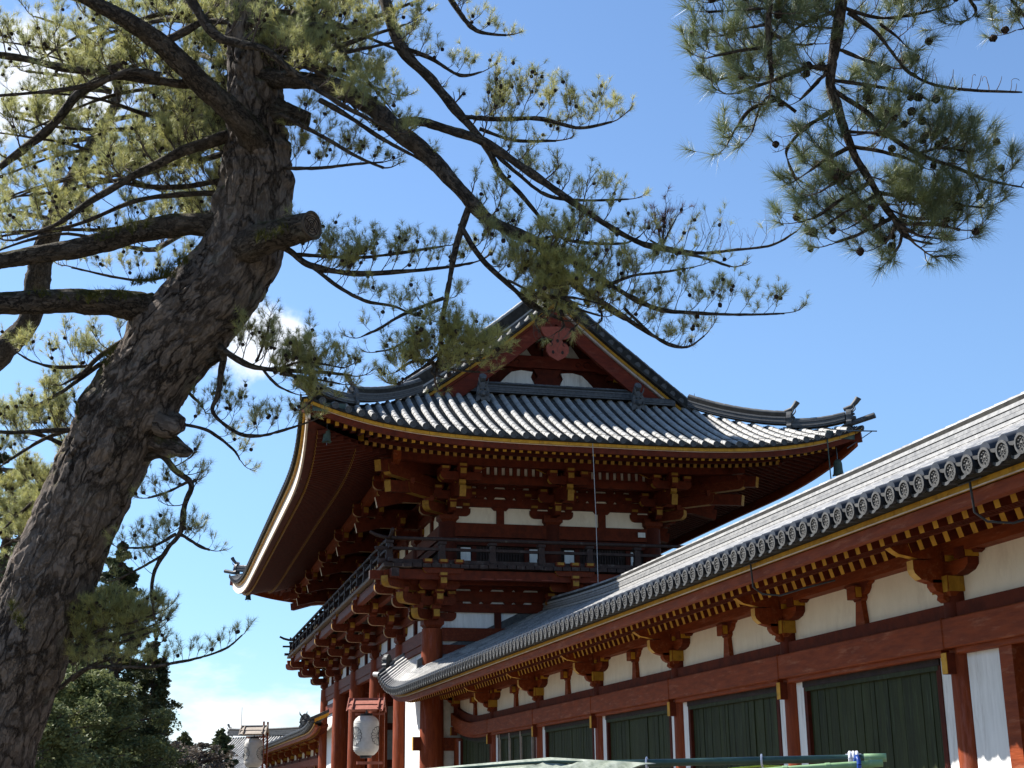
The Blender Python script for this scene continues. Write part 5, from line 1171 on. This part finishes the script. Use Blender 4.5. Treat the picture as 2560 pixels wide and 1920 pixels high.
# yellow-green clumps hanging in front of the gable and the left roof slope
for P in ([(1440, 690, 4, 13.5), (1400, 690, 3, 13.4), (1345, 680, 2, 13.4)], [(1300, 735, 4, 13.5), (1360, 745, 3, 13.4), (1430, 745, 3, 13.3), (1500, 760, 2, 13.3)], [(1390, 665, 4, 13.5), (1400, 720, 3, 13.4), (1385, 780, 2, 13.3)],
          [(1100, 880, 4, 13.5), (1060, 915, 3, 13.4), (1020, 945, 2, 13.3)], [(1095, 900, 4, 13.5), (1080, 930, 3, 13.4), (1110, 945, 2, 13.3)], [(1100, 870, 4, 13.5), (1160, 890, 3, 13.4), (1230, 885, 2, 13.3)], [(1080, 900, 3, 13.5), (1030, 905, 3, 13.4), (990, 930, 2, 13.4)],
          [(700, 935, 4, 14.5), (770, 945, 3, 14.4), (850, 960, 2, 14.3)], [(720, 930, 4, 14.5), (790, 975, 3, 14.4), (770, 1010, 2, 14.3)], [(650, 915, 4, 14.6), (690, 960, 3, 14.5), (740, 985, 2, 14.4)], [(700, 920, 3, 14.5), (760, 905, 3, 14.4), (860, 920, 2, 14.3)]):
    LM(P, 0, .11, (.2, .40), 2, .03, updir=.15, dens=1.1, tb=.35, seg=4)
for P in ([(1380, 775, 3, 13.4), (1340, 800, 2, 13.3), (1350, 830, 1.5, 13.3)], [(1395, 780, 3, 13.4), (1410, 815, 2, 13.3), (1385, 835, 1.5, 13.3)], [(1420, 780, 3, 13.4), (1450, 800, 2, 13.3), (1425, 830, 1.5, 13.3)], [(1500, 770, 3, 13.4), (1505, 800, 2, 13.3), (1480, 815, 1.5, 13.3)]):
    LM(P, 0, .06, (.10, .22), 1, .95, up=-.5, updir=-.5, dens=1.3, seg=4)
# upper middle: dense foliage right of the trunk
for i in range(12):
    x0, y0 = random.uniform(650, 740), random.uniform(20, 250); x1, y1 = random.uniform(860, 1090), random.uniform(-40, 300); d0 = random.uniform(14.2, 16.5)
    LM([(x0, y0, 9, 15), ((x0*2+x1)/3, (y0*2+y1)/3-20, 7, d0), ((x0+x1*2)/3, (y0+y1*2)/3, 5, d0), (x1, y1+25, 2.5, d0-.2)], .12, .15, (.3, .55), 2, .12, updir=.4)
LM([(420, -90, 13, 13.9), (521, 64, 12, 13.8), (600, 105, 11, 13.7), (665, 125, 10, 13.6), (752, 195, 8, 13.6), (850, 260, 6, 13.6), (930, 300, 4, 13.6), (990, 330, 2, 13.6)], .1, .17, (.3, .55), 2, .12, updir=.5)
LM([(800, 250, 7, 14.2), (870, 290, 6, 14.1), (960, 350, 5, 14), (1050, 400, 3, 14), (1085, 430, 2, 14)], .1, .13, (.22, .42), 2, .2, updir=.3)
LM([(700, 420, 5, 14.8), (800, 420, 4, 14.6), (880, 412, 3.5, 14.5), (960, 405, 2, 14.5)], .05, .12, (.22, .42), 2, .1, updir=.6)
LM([(700, 285, 6, 14.6), (820, 350, 5, 14.4), (900, 395, 4, 14.3), (960, 420, 3, 14.3)], .15, .15, (.2, .4), 2, .2, updir=.3)
# left-hand branches
LM([(570, 340, 17, 14.9), (480, 372, 14, 14.8), (417, 402, 12, 14.7), (324, 446, 10, 14.6), (231, 503, 8, 14.5), (145, 561, 6, 14.4), (40, 600, 4, 14.3)], .12, .15, (.3, .6), 2, .18, updir=.4)
LM([(492, 206, 12, 14.4), (440, 210, 12, 14.2), (347, 197, 12, 14.2), (174, 176, 10, 14.1), (60, 150, 9, 14), (-80, 130, 6, 13.9)], .1, .14, (.3, .6), 2, .15, updir=.35)
LM([(318, 60, 16, 16), (278, 174, 14, 16), (191, 243, 12, 15.9), (116, 324, 11, 15.8), (0, 417, 9, 15.6), (-90, 500, 5, 15.5)], .05, .20, (.3, .6), 2, .15, updir=.35)
LM([(400, 190, 12, 14), (330, 180, 10, 13.9), (230, 210, 7, 13.8), (120, 230, 5, 13.7), (-20, 240, 3, 13.6)], .1, .16, (.3, .55), 2, .12, updir=.3)
LM([(405, 110, 11, 14), (480, 70, 9, 14.1), (520, 40, 7, 14.2), (560, -30, 4, 14.2)], .05, .15, (.3, .5), 2, .1)
for i in range(17):
    y0 = random.uniform(-60, 560); x0 = random.uniform(570, 620); x1 = random.uniform(-120, 120); y1 = y0 + random.uniform(-60, 200); d0 = random.uniform(15.4, 18.5)
    LM([(x0, y0, 8, 15.2), ((2*x0+x1)/3, (2*y0+y1)/3+random.uniform(-55, 55), 6, d0-.1), ((x0+2*x1)/3, (y0+2*y1)/3+random.uniform(-55, 55), 4, d0-.2), (x1, y1, 2, d0-.3)], .02, .19, (.3, .62), 2, .22, updir=.35, bend=2.2)
LM([(310, 865, 9, 14.9), (262, 905, 7, 14.9), (244, 915, 6, 14.9), (163, 975, 5, 14.8), (100, 1010, 3, 14.8)], .15, .15, (.22, .42), 2, .2, updir=.3)
LM([(225, 915, 5, 14.9), (142, 918, 4, 14.8), (81, 903, 3, 14.8), (40, 880, 2, 14.8)], .1, .12, (.22, .42), 2, .25, updir=.5)
LM([(345, 830, 8, 14.9), (250, 890, 6, 14.9), (210, 930, 5, 14.8), (160, 960, 3, 14.8)], .2, .14, (.2, .4), 2, .15)
LM([(200, 1075, 8, 14.9), (120, 1078, 6, 14.8), (20, 1082, 5, 14.7), (-60, 1070, 3, 14.6)], .1, .13, (.25, .5), 2, .1, updir=.4)
LM([(500, 650, 5, 14.9), (420, 690, 4, 15.3), (330, 700, 3.5, 15.4), (180, 668, 2.5, 15.5)], .1, .14, (.22, .42), 2, .15, updir=.4)
for i in range(9):
    x0, y0 = random.uniform(160, 230), random.uniform(1000, 1380); x1, y1 = random.uniform(-80, 60), y0+random.uniform(-90, 120); d0 = random.uniform(15.3, 18)
    LM([(x0, y0, 6, d0), ((x0+x1)/2, (y0+y1)/2-15, 5, d0), (x1, y1, 2.5, d0)], .02, .13, (.3, .55), 2, .08, updir=.35, dens=1.15)
# between trunk and gate
LM([(540, 860, 12, 14.9), (570, 886, 8, 14.7), (631, 915, 7, 14.6), (712, 923, 6, 14.5), (814, 931, 4, 14.4), (880, 940, 2.5, 14.4)], .2, .10, (.25, .45), 2, .18, updir=.6)
LM([(700, 925, 4, 14.5), (760, 955, 3.5, 14.4), (810, 990, 2, 14.4)], .1, .11, (.2, .38), 2, .1, updir=.3)
LM([(640, 905, 4, 14.6), (655, 870, 3, 14.6), (672, 815, 2, 14.6)], .1, .12, (.2, .35), 2, .35, updir=.5)
LM([(560, 880, 9, 14.8), (553, 927, 8, 14.8), (545, 988, 7, 14.8), (533, 1033, 5, 14.8), (590, 1082, 4.5, 14.7), (651, 1090, 4, 14.6), (724, 1070, 3, 14.5), (770, 1055, 2, 14.5)], .3, .11, (.22, .42), 2, .15, updir=.55)
LM([(515, 905, 6, 14.8), (560, 890, 4, 14.9), (470, 960, 4, 15), (500, 1010, 3, 15)], .3, .2, (.18, .34), 2, .3)
LM([(455, 1060, 4, 14.8), (520, 1075, 4, 14.8), (580, 1120, 3, 14.8), (600, 1150, 2, 14.8)], .1, .12, (.2, .36), 2, .1)
LM([(340, 1150, 12, 14.9), (400, 1140, 9, 14.8), (440, 1180, 8, 14.7), (477, 1213, 7.5, 14.6), (460, 1265, 7, 14.6), (451, 1330, 6.5, 14.6), (417, 1374, 5.5, 14.6), (386, 1426, 4.5, 14.6), (378, 1482, 4, 14.6), (384, 1534, 3, 14.6)], .22, .12, (.22, .42), 2, .4, updir=.2)
LM([(451, 1335, 4, 14.6), (499, 1365, 3.5, 14.6), (525, 1375, 2, 14.6)], .1, .10, (.15, .32), 2, .5, updir=.5)
LM([(440, 1335, 4, 14.6), (380, 1365, 3.5, 14.6), (310, 1370, 2, 14.6)], .1, .10, (.18, .34), 2, .15, updir=.5)
LM([(410, 1385, 4, 14.6), (350, 1420, 3, 14.6), (290, 1450, 2, 14.6)], .1, .12, (.18, .32), 2, .5, updir=.4)
LM([(477, 1200, 4, 14.6), (420, 1230, 3, 14.6), (370, 1245, 2, 14.6)], .05, .10, (.18, .34), 2, .1, updir=.3)
LM([(150, 1720, 6, 14.8), (217, 1673, 5, 14.6), (304, 1668, 4.5, 14.4), (369, 1668, 4, 14.3), (434, 1656, 3.5, 14.2), (499, 1643, 3, 14.1), (564, 1621, 2.5, 14), (605, 1588, 1.5, 14)], .1, .085, (.12, .24), 1, .05, updir=.8, dens=1.2)
for y0 in (1560, 1600, 1640, 1585):
    LM([(180, y0+60, 5, 14.9), (240, y0+20, 4, 14.8), (320, y0, 3, 14.7), (390, y0-25, 2, 14.6)], .05, .10, (.25, .48), 2, .05, updir=.4, dens=1.15)
T.finish('needle', 30, .0033)
# moss and grass tufts sitting on limbs and forks
ms = []
for (xa, ya, xb, yb, n_, d_) in ((330, 700, 440, 672, 60, 14.35), (220, 735, 330, 726, 26, 14.3), (230, 590, 380, 548, 22, 14.5), (180, 960, 205, 1080, 26, 14.7), (255, 905, 285, 870, 14, 14.7), (420, 660, 470, 640, 26, 14.35), (640, 590, 720, 565, 18, 14.2), (60, 730, 200, 728, 12, 14.2), (20, 1500, 60, 1560, 16, 14.2)):
    for i in range(n_):
        t = random.random(); p = at(lerp(xa, xb, t), lerp(ya, yb, t)+random.uniform(-6, 14), d_); ms.append((tuple(p), tuple(Z+rv()*.5), random.uniform(.05, .13), random.random()))
tag(needles('grass_tufts', pine, ms, 'moss', 16, .006, .9), kind='stuff')

# second pine, seen only as a thin leaning trunk behind the heavy limbs
thin = empty('pine_tree', (0, 0, 0), 0, 'thin leaning pine trunk crossing behind the heavy left-hand limbs', 'tree')
Dt = 19
bark_tube('trunk', [(Vector((*at(-700, 2200, Dt).xy, -.1)), .3)] + [tp(a, b, r, Dt) for a, b, r in ((-300, 1200, 34), (0, 885, 30), (73, 800, 27), (94, 700, 30), (112, 620, 26), (150, 520, 20), (185, 440, 16), (250, 330, 14), (290, 250, 10), (310, 120, 6))], thin, 12, 40, 'bark_limb', .014, (), .16, freq=8)
T3 = Tree(thin, .075)
for i in range(8):
    y0 = random.uniform(120, 560); x0 = 250-(y0-300)*.35; x1 = x0+random.choice((-1, 1))*random.uniform(150, 260); y1 = y0+random.uniform(-90, 60)
    T3.limb([(x0, y0, 7, Dt), ((x0+x1)/2, (y0+y1)/2-10, 5, Dt+.3), (x1, y1, 2.5, Dt+.5)], .1, .19, (.3, .55), 2, .15, updir=.35)
T3.finish('needle', 24, .0055)

# third pine: a bough hanging in from the upper right, close to the camera
random.seed(5)
bough = empty('pine_tree', (0, 0, 0), 0, 'pine whose long-needled bough hangs into the sky at the upper right', 'tree')
T2 = Tree(bough, .098); T2.cone_p = .10; D2 = 7.0
def LM(P, t0=.1, step=.08, *a, **k):
    if 'tip' in k or 'bend' in k: return T2.limb(P, t0, step, *a, **k)
    k['dens'] = 1.0; return T2.limb(P, t0, step*.80, *a, **k)

bark_tube('trunk', [(Vector((1.0, 6.2, -.1)), .38), (Vector((.9, 6.1, 1.5)), .32), (Vector((1.0, 5.9, 4)), .27), (Vector((.6, 5.7, 7)), .2), (Vector((.2, 5.6, 9)), .08)], bough, 10, 40, 'bark', .02)
bark_tube('heavy_limb', [(Vector((.9, 5.8, 5.2)), .12), (Vector((-1.6, 4.9, 6.2)), .09), (Vector((-4.2, 3.9, 5.9)), .05), (at(2103, -60, D2), .032)], bough, 8, 20, 'bark_limb', .01)
LM([(2103, -80, 16, D2), (2103, 0, 15, D2), (2095, 65, 14, D2), (2082, 152, 13, D2), (2075, 208, 12, D2), (2090, 260, 12, D2), (2112, 326, 11, D2), (2138, 391, 10, D2), (2177, 456, 9, D2), (2212, 516, 8, D2), (2251, 564, 6, D2), (2277, 600, 4, D2)], .1, .17, (.18, .34), 1, .1, seg=5, updir=-.1, up=.2, bend=.1)
LM([(2084, 226, 7, D2), (2164, 278, 6, D2), (2229, 343, 5.5, D2), (2294, 386, 5, D2), (2381, 417, 4, D2), (2468, 451, 3, D2), (2555, 469, 2, D2)], .12, .075, (.16, .30), 1, .15, updir=.1)
LM([(2069, 169, 7, D2), (2012, 169, 6, D2), (1947, 195, 5.5, D2), (1882, 217, 4.5, D2), (1843, 232, 3, D2)], .1, .07, (.14, .28), 1, .08, updir=.1)
LM([(1925, -60, 8, D2-.2), (1925, 0, 8, D2-.2), (1921, 65, 7, D2-.2), (1925, 130, 6, D2-.2), (1930, 195, 4, D2-.2)], .1, .075, (.16, .32), 1, .1, updir=.1)
LM([(1921, 117, 5, D2-.2), (1860, 126, 4, D2-.2), (1795, 139, 3, D2-.2), (1770, 145, 2, D2-.2)], .1, .07, (.12, .24), 1, .1, updir=.1)
LM([(1925, 20, 4, D2-.2), (1850, 25, 3, D2-.1), (1770, 30, 2, D2-.1)], .1, .07, (.12, .24), 1, .05)
LM([(1922, 60, 4, D2-.2), (1870, 70, 3, D2-.1), (1800, 90, 2, D2-.1)], .1, .08, (.12, .22), 1, .05)
LM([(2082, 278, 6, D2), (2012, 321, 5, D2), (1969, 369, 4, D2), (1969, 400, 3, D2), (1990, 451, 2, D2)], .25, .10, (.1, .2), 1, .6)
LM([(1940, 250, 4, D2), (1878, 273, 4, D2), (1843, 317, 3, D2), (1817, 362, 2, D2)], .3, .08, (.1, .2), 1, .25, updir=-.4)
LM([(1990, 280, 4, D2), (1930, 240, 3, D2), (1900, 270, 3, D2), (1880, 330, 2, D2)], .1, .08, (.12, .22), 1, .2)
LM([(2120, 30, 6, D2), (2186, 78, 5, D2), (2229, 130, 4.5, D2), (2273, 182, 4, D2), (2338, 213, 3.5, D2), (2425, 226, 3, D2), (2555, 230, 2, D2)], .3, .05, (.09, .17), 0, 1.0, up=1.3, updir=.6, tip=False)
LM([(2128, 366, 5, D2), (2056, 404, 4, D2), (2020, 430, 3, D2)], .1, .08, (.14, .24), 1, .08)
LM([(2130, 366, 5, D2), (2251, 391, 4, D2), (2310, 420, 2, D2)], .1, .08, (.14, .26), 1, .1)
LM([(2225, 547, 5, D2), (2143, 586, 4, D2), (2077, 610, 2.5, D2)], .1, .07, (.12, .24), 1, .05)
LM([(2176, 455, 5, D2), (2100, 500, 4, D2), (2040, 540, 3, D2), (1995, 555, 2, D2)], .1, .07, (.12, .26), 1, .05)
LM([(2190, 480, 5, D2), (2290, 500, 4, D2), (2380, 510, 3, D2), (2460, 520, 2, D2)], .05, .07, (.14, .26), 1, .05)
LM([(2251, 560, 5, D2), (2338, 560, 4, D2), (2400, 575, 2.5, D2)], .05, .07, (.14, .26), 1, .05)
LM([(2152, 420, 4, D2), (2100, 450, 3, D2), (2050, 480, 2, D2)], .1, .08, (.12, .22), 1, .05)
LM([(2240, 560, 5, D2), (2220, 600, 3, D2), (2190, 620, 2, D2)], .1, .06, (.12, .2), 1, .05)
LM([(2085, 30, 5, D2), (2010, 60, 4, D2), (1960, 100, 3, D2)], .1, .08, (.14, .26), 1, .05)
LM([(2090, 120, 5, D2), (2160, 150, 4, D2), (2230, 170, 3, D2)], .1, .09, (.12, .22), 1, .1)
LM([(2080, 200, 5, D2), (2170, 215, 4, D2), (2280, 235, 3, D2), (2320, 250, 2, D2)], .1, .09, (.12, .22), 1, .1)
LM([(2110, 20, 5, D2), (2200, 45, 4, D2), (2290, 35, 3, D2), (2370, 15, 2, D2)], .1, .08, (.12, .24), 1, .05)
LM([(2380, -60, 5, D2), (2420, -10, 4, D2), (2440, 30, 3, D2), (2400, 60, 2, D2)], .1, .08, (.12, .22), 1, .05, updir=-.3)
LM([(2500, -60, 5, D2), (2530, 0, 4, D2), (2570, 60, 3, D2), (2540, 75, 2, D2)], .1, .08, (.12, .22), 1, .05, updir=-.3)
LM([(2280, -60, 5, D2), (2330, -20, 4, D2), (2480, -15, 3, D2), (2580, 10, 2, D2)], .1, .09, (.12, .22), 1, .05)
for P in ([(2230, 540, 5, D2), (2260, 590, 4, D2), (2330, 610, 2, D2)], [(2200, 500, 4, D2), (2160, 545, 3, D2), (2120, 570, 2, D2)], [(2240, 555, 4, D2), (2300, 590, 3, D2), (2390, 600, 2, D2)], [(2215, 520, 4, D2), (2280, 545, 3, D2), (2350, 545, 2, D2)], [(2190, 490, 4, D2), (2130, 520, 3, D2), (2070, 560, 2, D2)],
          [(2255, 570, 4, D2), (2250, 610, 3, D2), (2230, 640, 2, D2)], [(2381, 417, 4, D2), (2430, 440, 3, D2), (2450, 480, 2, D2)], [(2294, 386, 4, D2), (2350, 370, 3, D2), (2420, 380, 2, D2)], [(2120, 330, 4, D2), (2200, 330, 3, D2), (2270, 310, 2, D2)], [(1925, 80, 4, D2), (1980, 110, 3, D2), (2040, 110, 2, D2)],
          [(1925, 10, 4, D2), (1860, -10, 3, D2), (1780, 5, 2, D2)], [(1900, 200, 4, D2), (1850, 190, 3, D2), (1790, 200, 2, D2)], [(2095, 40, 5, D2), (2040, 20, 4, D2), (1990, 30, 2, D2)], [(2080, 170, 5, D2), (2040, 210, 4, D2), (2000, 250, 2, D2)], [(2200, 60, 4, D2), (2240, 90, 3, D2), (2260, 110, 2, D2)]):
    LM(P, 0, .08, (.12, .24), 1, .05)
T2.finish('needle_near', 80, .0020)

# ---------------------------------------------------------------- trees beyond
def leaf_tree(name, px, ptop, dist, w, label, m, kind='cone', n=9000, leaf=.16, group='trees beyond the gate forecourt', seed=1, rgt=0):
    """trunk and limbs with leaf clumps on the limb ends; px,ptop = where the top shows, dist = distance"""
    rs = np.random.default_rng(seed); top = at(px, ptop, dist); H = top.z; bx_, by_ = top.x, top.y
    r = empty(name, (bx_, by_, 0), 0, label, 'tree', group)
    mb = MB(); mb.tube([(0, 0, -.1), (.1, 0, H*.3), (0, .1, H*.65), (0, 0, H*.97)], [w*.09, w*.07, w*.045, .03], 'bark_limb' if False else 'twig', 10); mb.build('trunk', r)
    mb = MB(); C = []; nb = 70
    for i in range(nb):
        t = (i+rs.random())/nb; z = H*lerp(.12 if kind != 'pine' else .35, .98, t)
        if kind == 'cone': R = w*(1-t)**.75*rs.uniform(.55, 1.05)+.15
        elif kind == 'pine': R = w*math.sqrt(max(.05, 1-(2*t-.9)**2*.9))*rs.uniform(.55, 1.1)
        else: R = w*math.sqrt(max(.03, 1-(2*t-1)**2))*rs.uniform(.5, 1.1)
        a = rs.uniform(0, 2*math.pi); e = Vector((R*math.cos(a), R*math.sin(a), z + (.10*R if kind != 'cone' else -.05*R)))
        mb.tube([(0, 0, z-.15*R), (e.x*.5, e.y*.5, z+.02*R), tuple(e)], [.05+.02*w, .04, .015], 'twig', 5, False)
        for k in range(5):
            f = rs.uniform(.35, 1.05); C.append((e.x*f, e.y*f, lerp(z, e.z, f)+rs.normal()*.15, R*.13+.17))
    mb.build('limb', r)
    C = np.array(C); idx = rs.integers(0, len(C), n); c = C[idx]
    q = rs.normal(size=(n, 3)); q /= np.linalg.norm(q, axis=1)[:, None]; q *= (rs.random(n)**.45)[:, None]*c[:, 3:4]; q[:, 2] *= .55
    P = c[:, :3]+q; u = rs.normal(size=(n, 3)); v = rs.normal(size=(n, 3)); u[:, 2] *= .5
    u /= np.linalg.norm(u, axis=1)[:, None]; v = np.cross(u, v); v /= np.linalg.norm(v, axis=1)[:, None]; s = leaf*rs.uniform(.5, 1.3, n)[:, None]
    V = np.stack([P-u*s, P+v*s*.45, P+u*s, P-v*s*.45], 1).reshape(-1, 3)
    me = bpy.data.meshes.new('crown'); me.vertices.add(4*n); me.vertices.foreach_set('co', V.ravel()); me.loops.add(4*n); me.loops.foreach_set('vertex_index', np.arange(4*n)); me.polygons.add(n); me.polygons.foreach_set('loop_start', np.arange(n)*4); me.polygons.foreach_set('loop_total', np.full(n, 4))
    me.materials.append(MATS[m]); me.update(calc_edges=True); a = me.attributes.new('tint', 'FLOAT', 'FACE'); a.data.foreach_set('value', np.clip((idx*7919 % 97)/97*.6 + rs.random(n)*.4, 0, 1))
    o = bpy.data.objects.new('crown', me); COL.objects.link(o); o.parent = r
leaf_tree('cedar_tree', 300, 1360, 58, 3.6, 'tall dark cedar rising behind the leaning trunk, left of the gate', 'leaf_dark', 'cone', 60000, .09, seed=3)
leaf_tree('cedar_tree', 385, 1600, 62, 2.2, 'shorter dark cedar on the right flank of the tall cedar', 'leaf_dark', 'cone', 30000, .09, seed=4)
leaf_tree('broad_pine', 235, 1640, 40, 2.5, 'sunlit green pine crown low at left in front of the dark cedars', 'leaf_pine', 'round', 60000, .065, seed=5)
leaf_tree('broad_pine', 120, 1700, 36, 2.2, 'olive pine crown beside the foot of the leaning trunk', 'leaf_pine', 'round', 40000, .065, seed=6)
leaf_tree('cedar_tree', 552, 1828, 110, 3.0, 'small pointed conifer between the cedars and the far tiled hall', 'leaf_dark', 'cone', 6000, .22, seed=7)
leaf_tree('cedar_tree', 460, 1832, 105, 2.6, 'low dark conifer just right of the tall cedars', 'leaf_dark', 'cone', 6000, .2, seed=8)
leaf_tree('bare_tree', 500, 1862, 95, 3.2, 'leafless grey-brown tree low between the two distant conifers', 'leaf_bare', 'round', 5000, .14, seed=9)
leaf_tree('bare_tree', 425, 1858, 88, 2.6, 'leafless brown tree at the foot of the dark cedars', 'leaf_bare', 'round', 4000, .14, seed=10)
leaf_tree('cedar_tree', 30, 1150, 48, 5.0, 'dark evergreen filling the gap left of the leaning trunk', 'leaf_dark', 'round', 50000, .10, seed=11)

# ---------------------------------------------------------------- far tiled hall
def far_hall():
    p0, p1 = at(577, 1836, 128), at(720, 1847, 122); r = empty('tiled_hall', (p0.x, p0.y, 0), 0, 'distant hall with dark ridge and pale tiled roof at lower left below the clouds', 'temple hall')
    L = (p1-p0); L.z = 0; ln = 12.0; ax = L.normalized(); out = ax.cross(Z); 
    if out.dot(Vector((0, 0, CAMZ))-p0) < 0: out = -out
    Hr = p0.z-.35; base_ = lambda s, u, z: ax*s + out*u + Z*z
    prof = lambda d: Hr - (.95*d - .055*d*d)
    m = MB(); n = int(ln/.40)
    for i in range(n+1):
        s = .15+i*.40
        for a, b in zip(np.linspace(0, 5, 9)[:-1], np.linspace(0, 5, 9)[1:]): m.tube([base_(s, a, prof(a)), base_(s, b, prof(b))], [.10, .11], 'tile_light', 6, False)
    m.sheet([[base_(s, d, prof(d)-.10) for d in np.linspace(0, 5, 9)] for s in (0, ln)], 'underside'); m.sheet([[base_(s, -d, prof(d)-.02) for d in np.linspace(0, 5, 9)] for s in (0, ln)], 'tile_dark'); m.build('roof', r)
    m = MB(); ridge_stack(m, [base_(s, 0, Hr-.02+.25*(1-s/ln)**3) for s in np.linspace(-.1, ln, 12)], .5, .55, 5, .1, 'tile_dark', 'tile_dark'); demon_tile(m, base_(-.12, 0, Hr+.2), -ax, .5, .7); bird_perch(m, base_(-.12, 0, Hr+.9), -ax, .35, .09, .3); m.build('ridge', r)
    m = MB(); ridge_stack(m, [base_(.05, d, prof(d)) for d in np.linspace(.2, 5, 9)], .3, .28, 3, .1, 'tile_dark', 'tile_light'); m.build('verge_ridge', r)
    m = MB(); m.prism([(-4.4, 0), (4.4, 0), (4.4, prof(4.4)), (0, Hr-.1), (-4.4, prof(4.4))], base_(.6, 0, 0), out, Z, ax*.2, 'plaster'); m.box(base_(ln/2+.6, 4.2, 1.9), (.2, .2, 3.8), 'red')
    m.beam(base_(.6, 4.2, 1.0), base_(ln, 4.2, 1.0), .2, 2.0, 'plaster'); m.beam(base_(.6, 4.25, 2.3), base_(ln, 4.25, 2.3), .25, .6, 'red'); m.build('wall', r)
    m = MB(); m.tube([base_(1.6, 0, Hr+.4), base_(1.6, 0, Hr+2.7)], .022, 'black_metal', 5); m.build('lightning_rod', r)
far_hall()
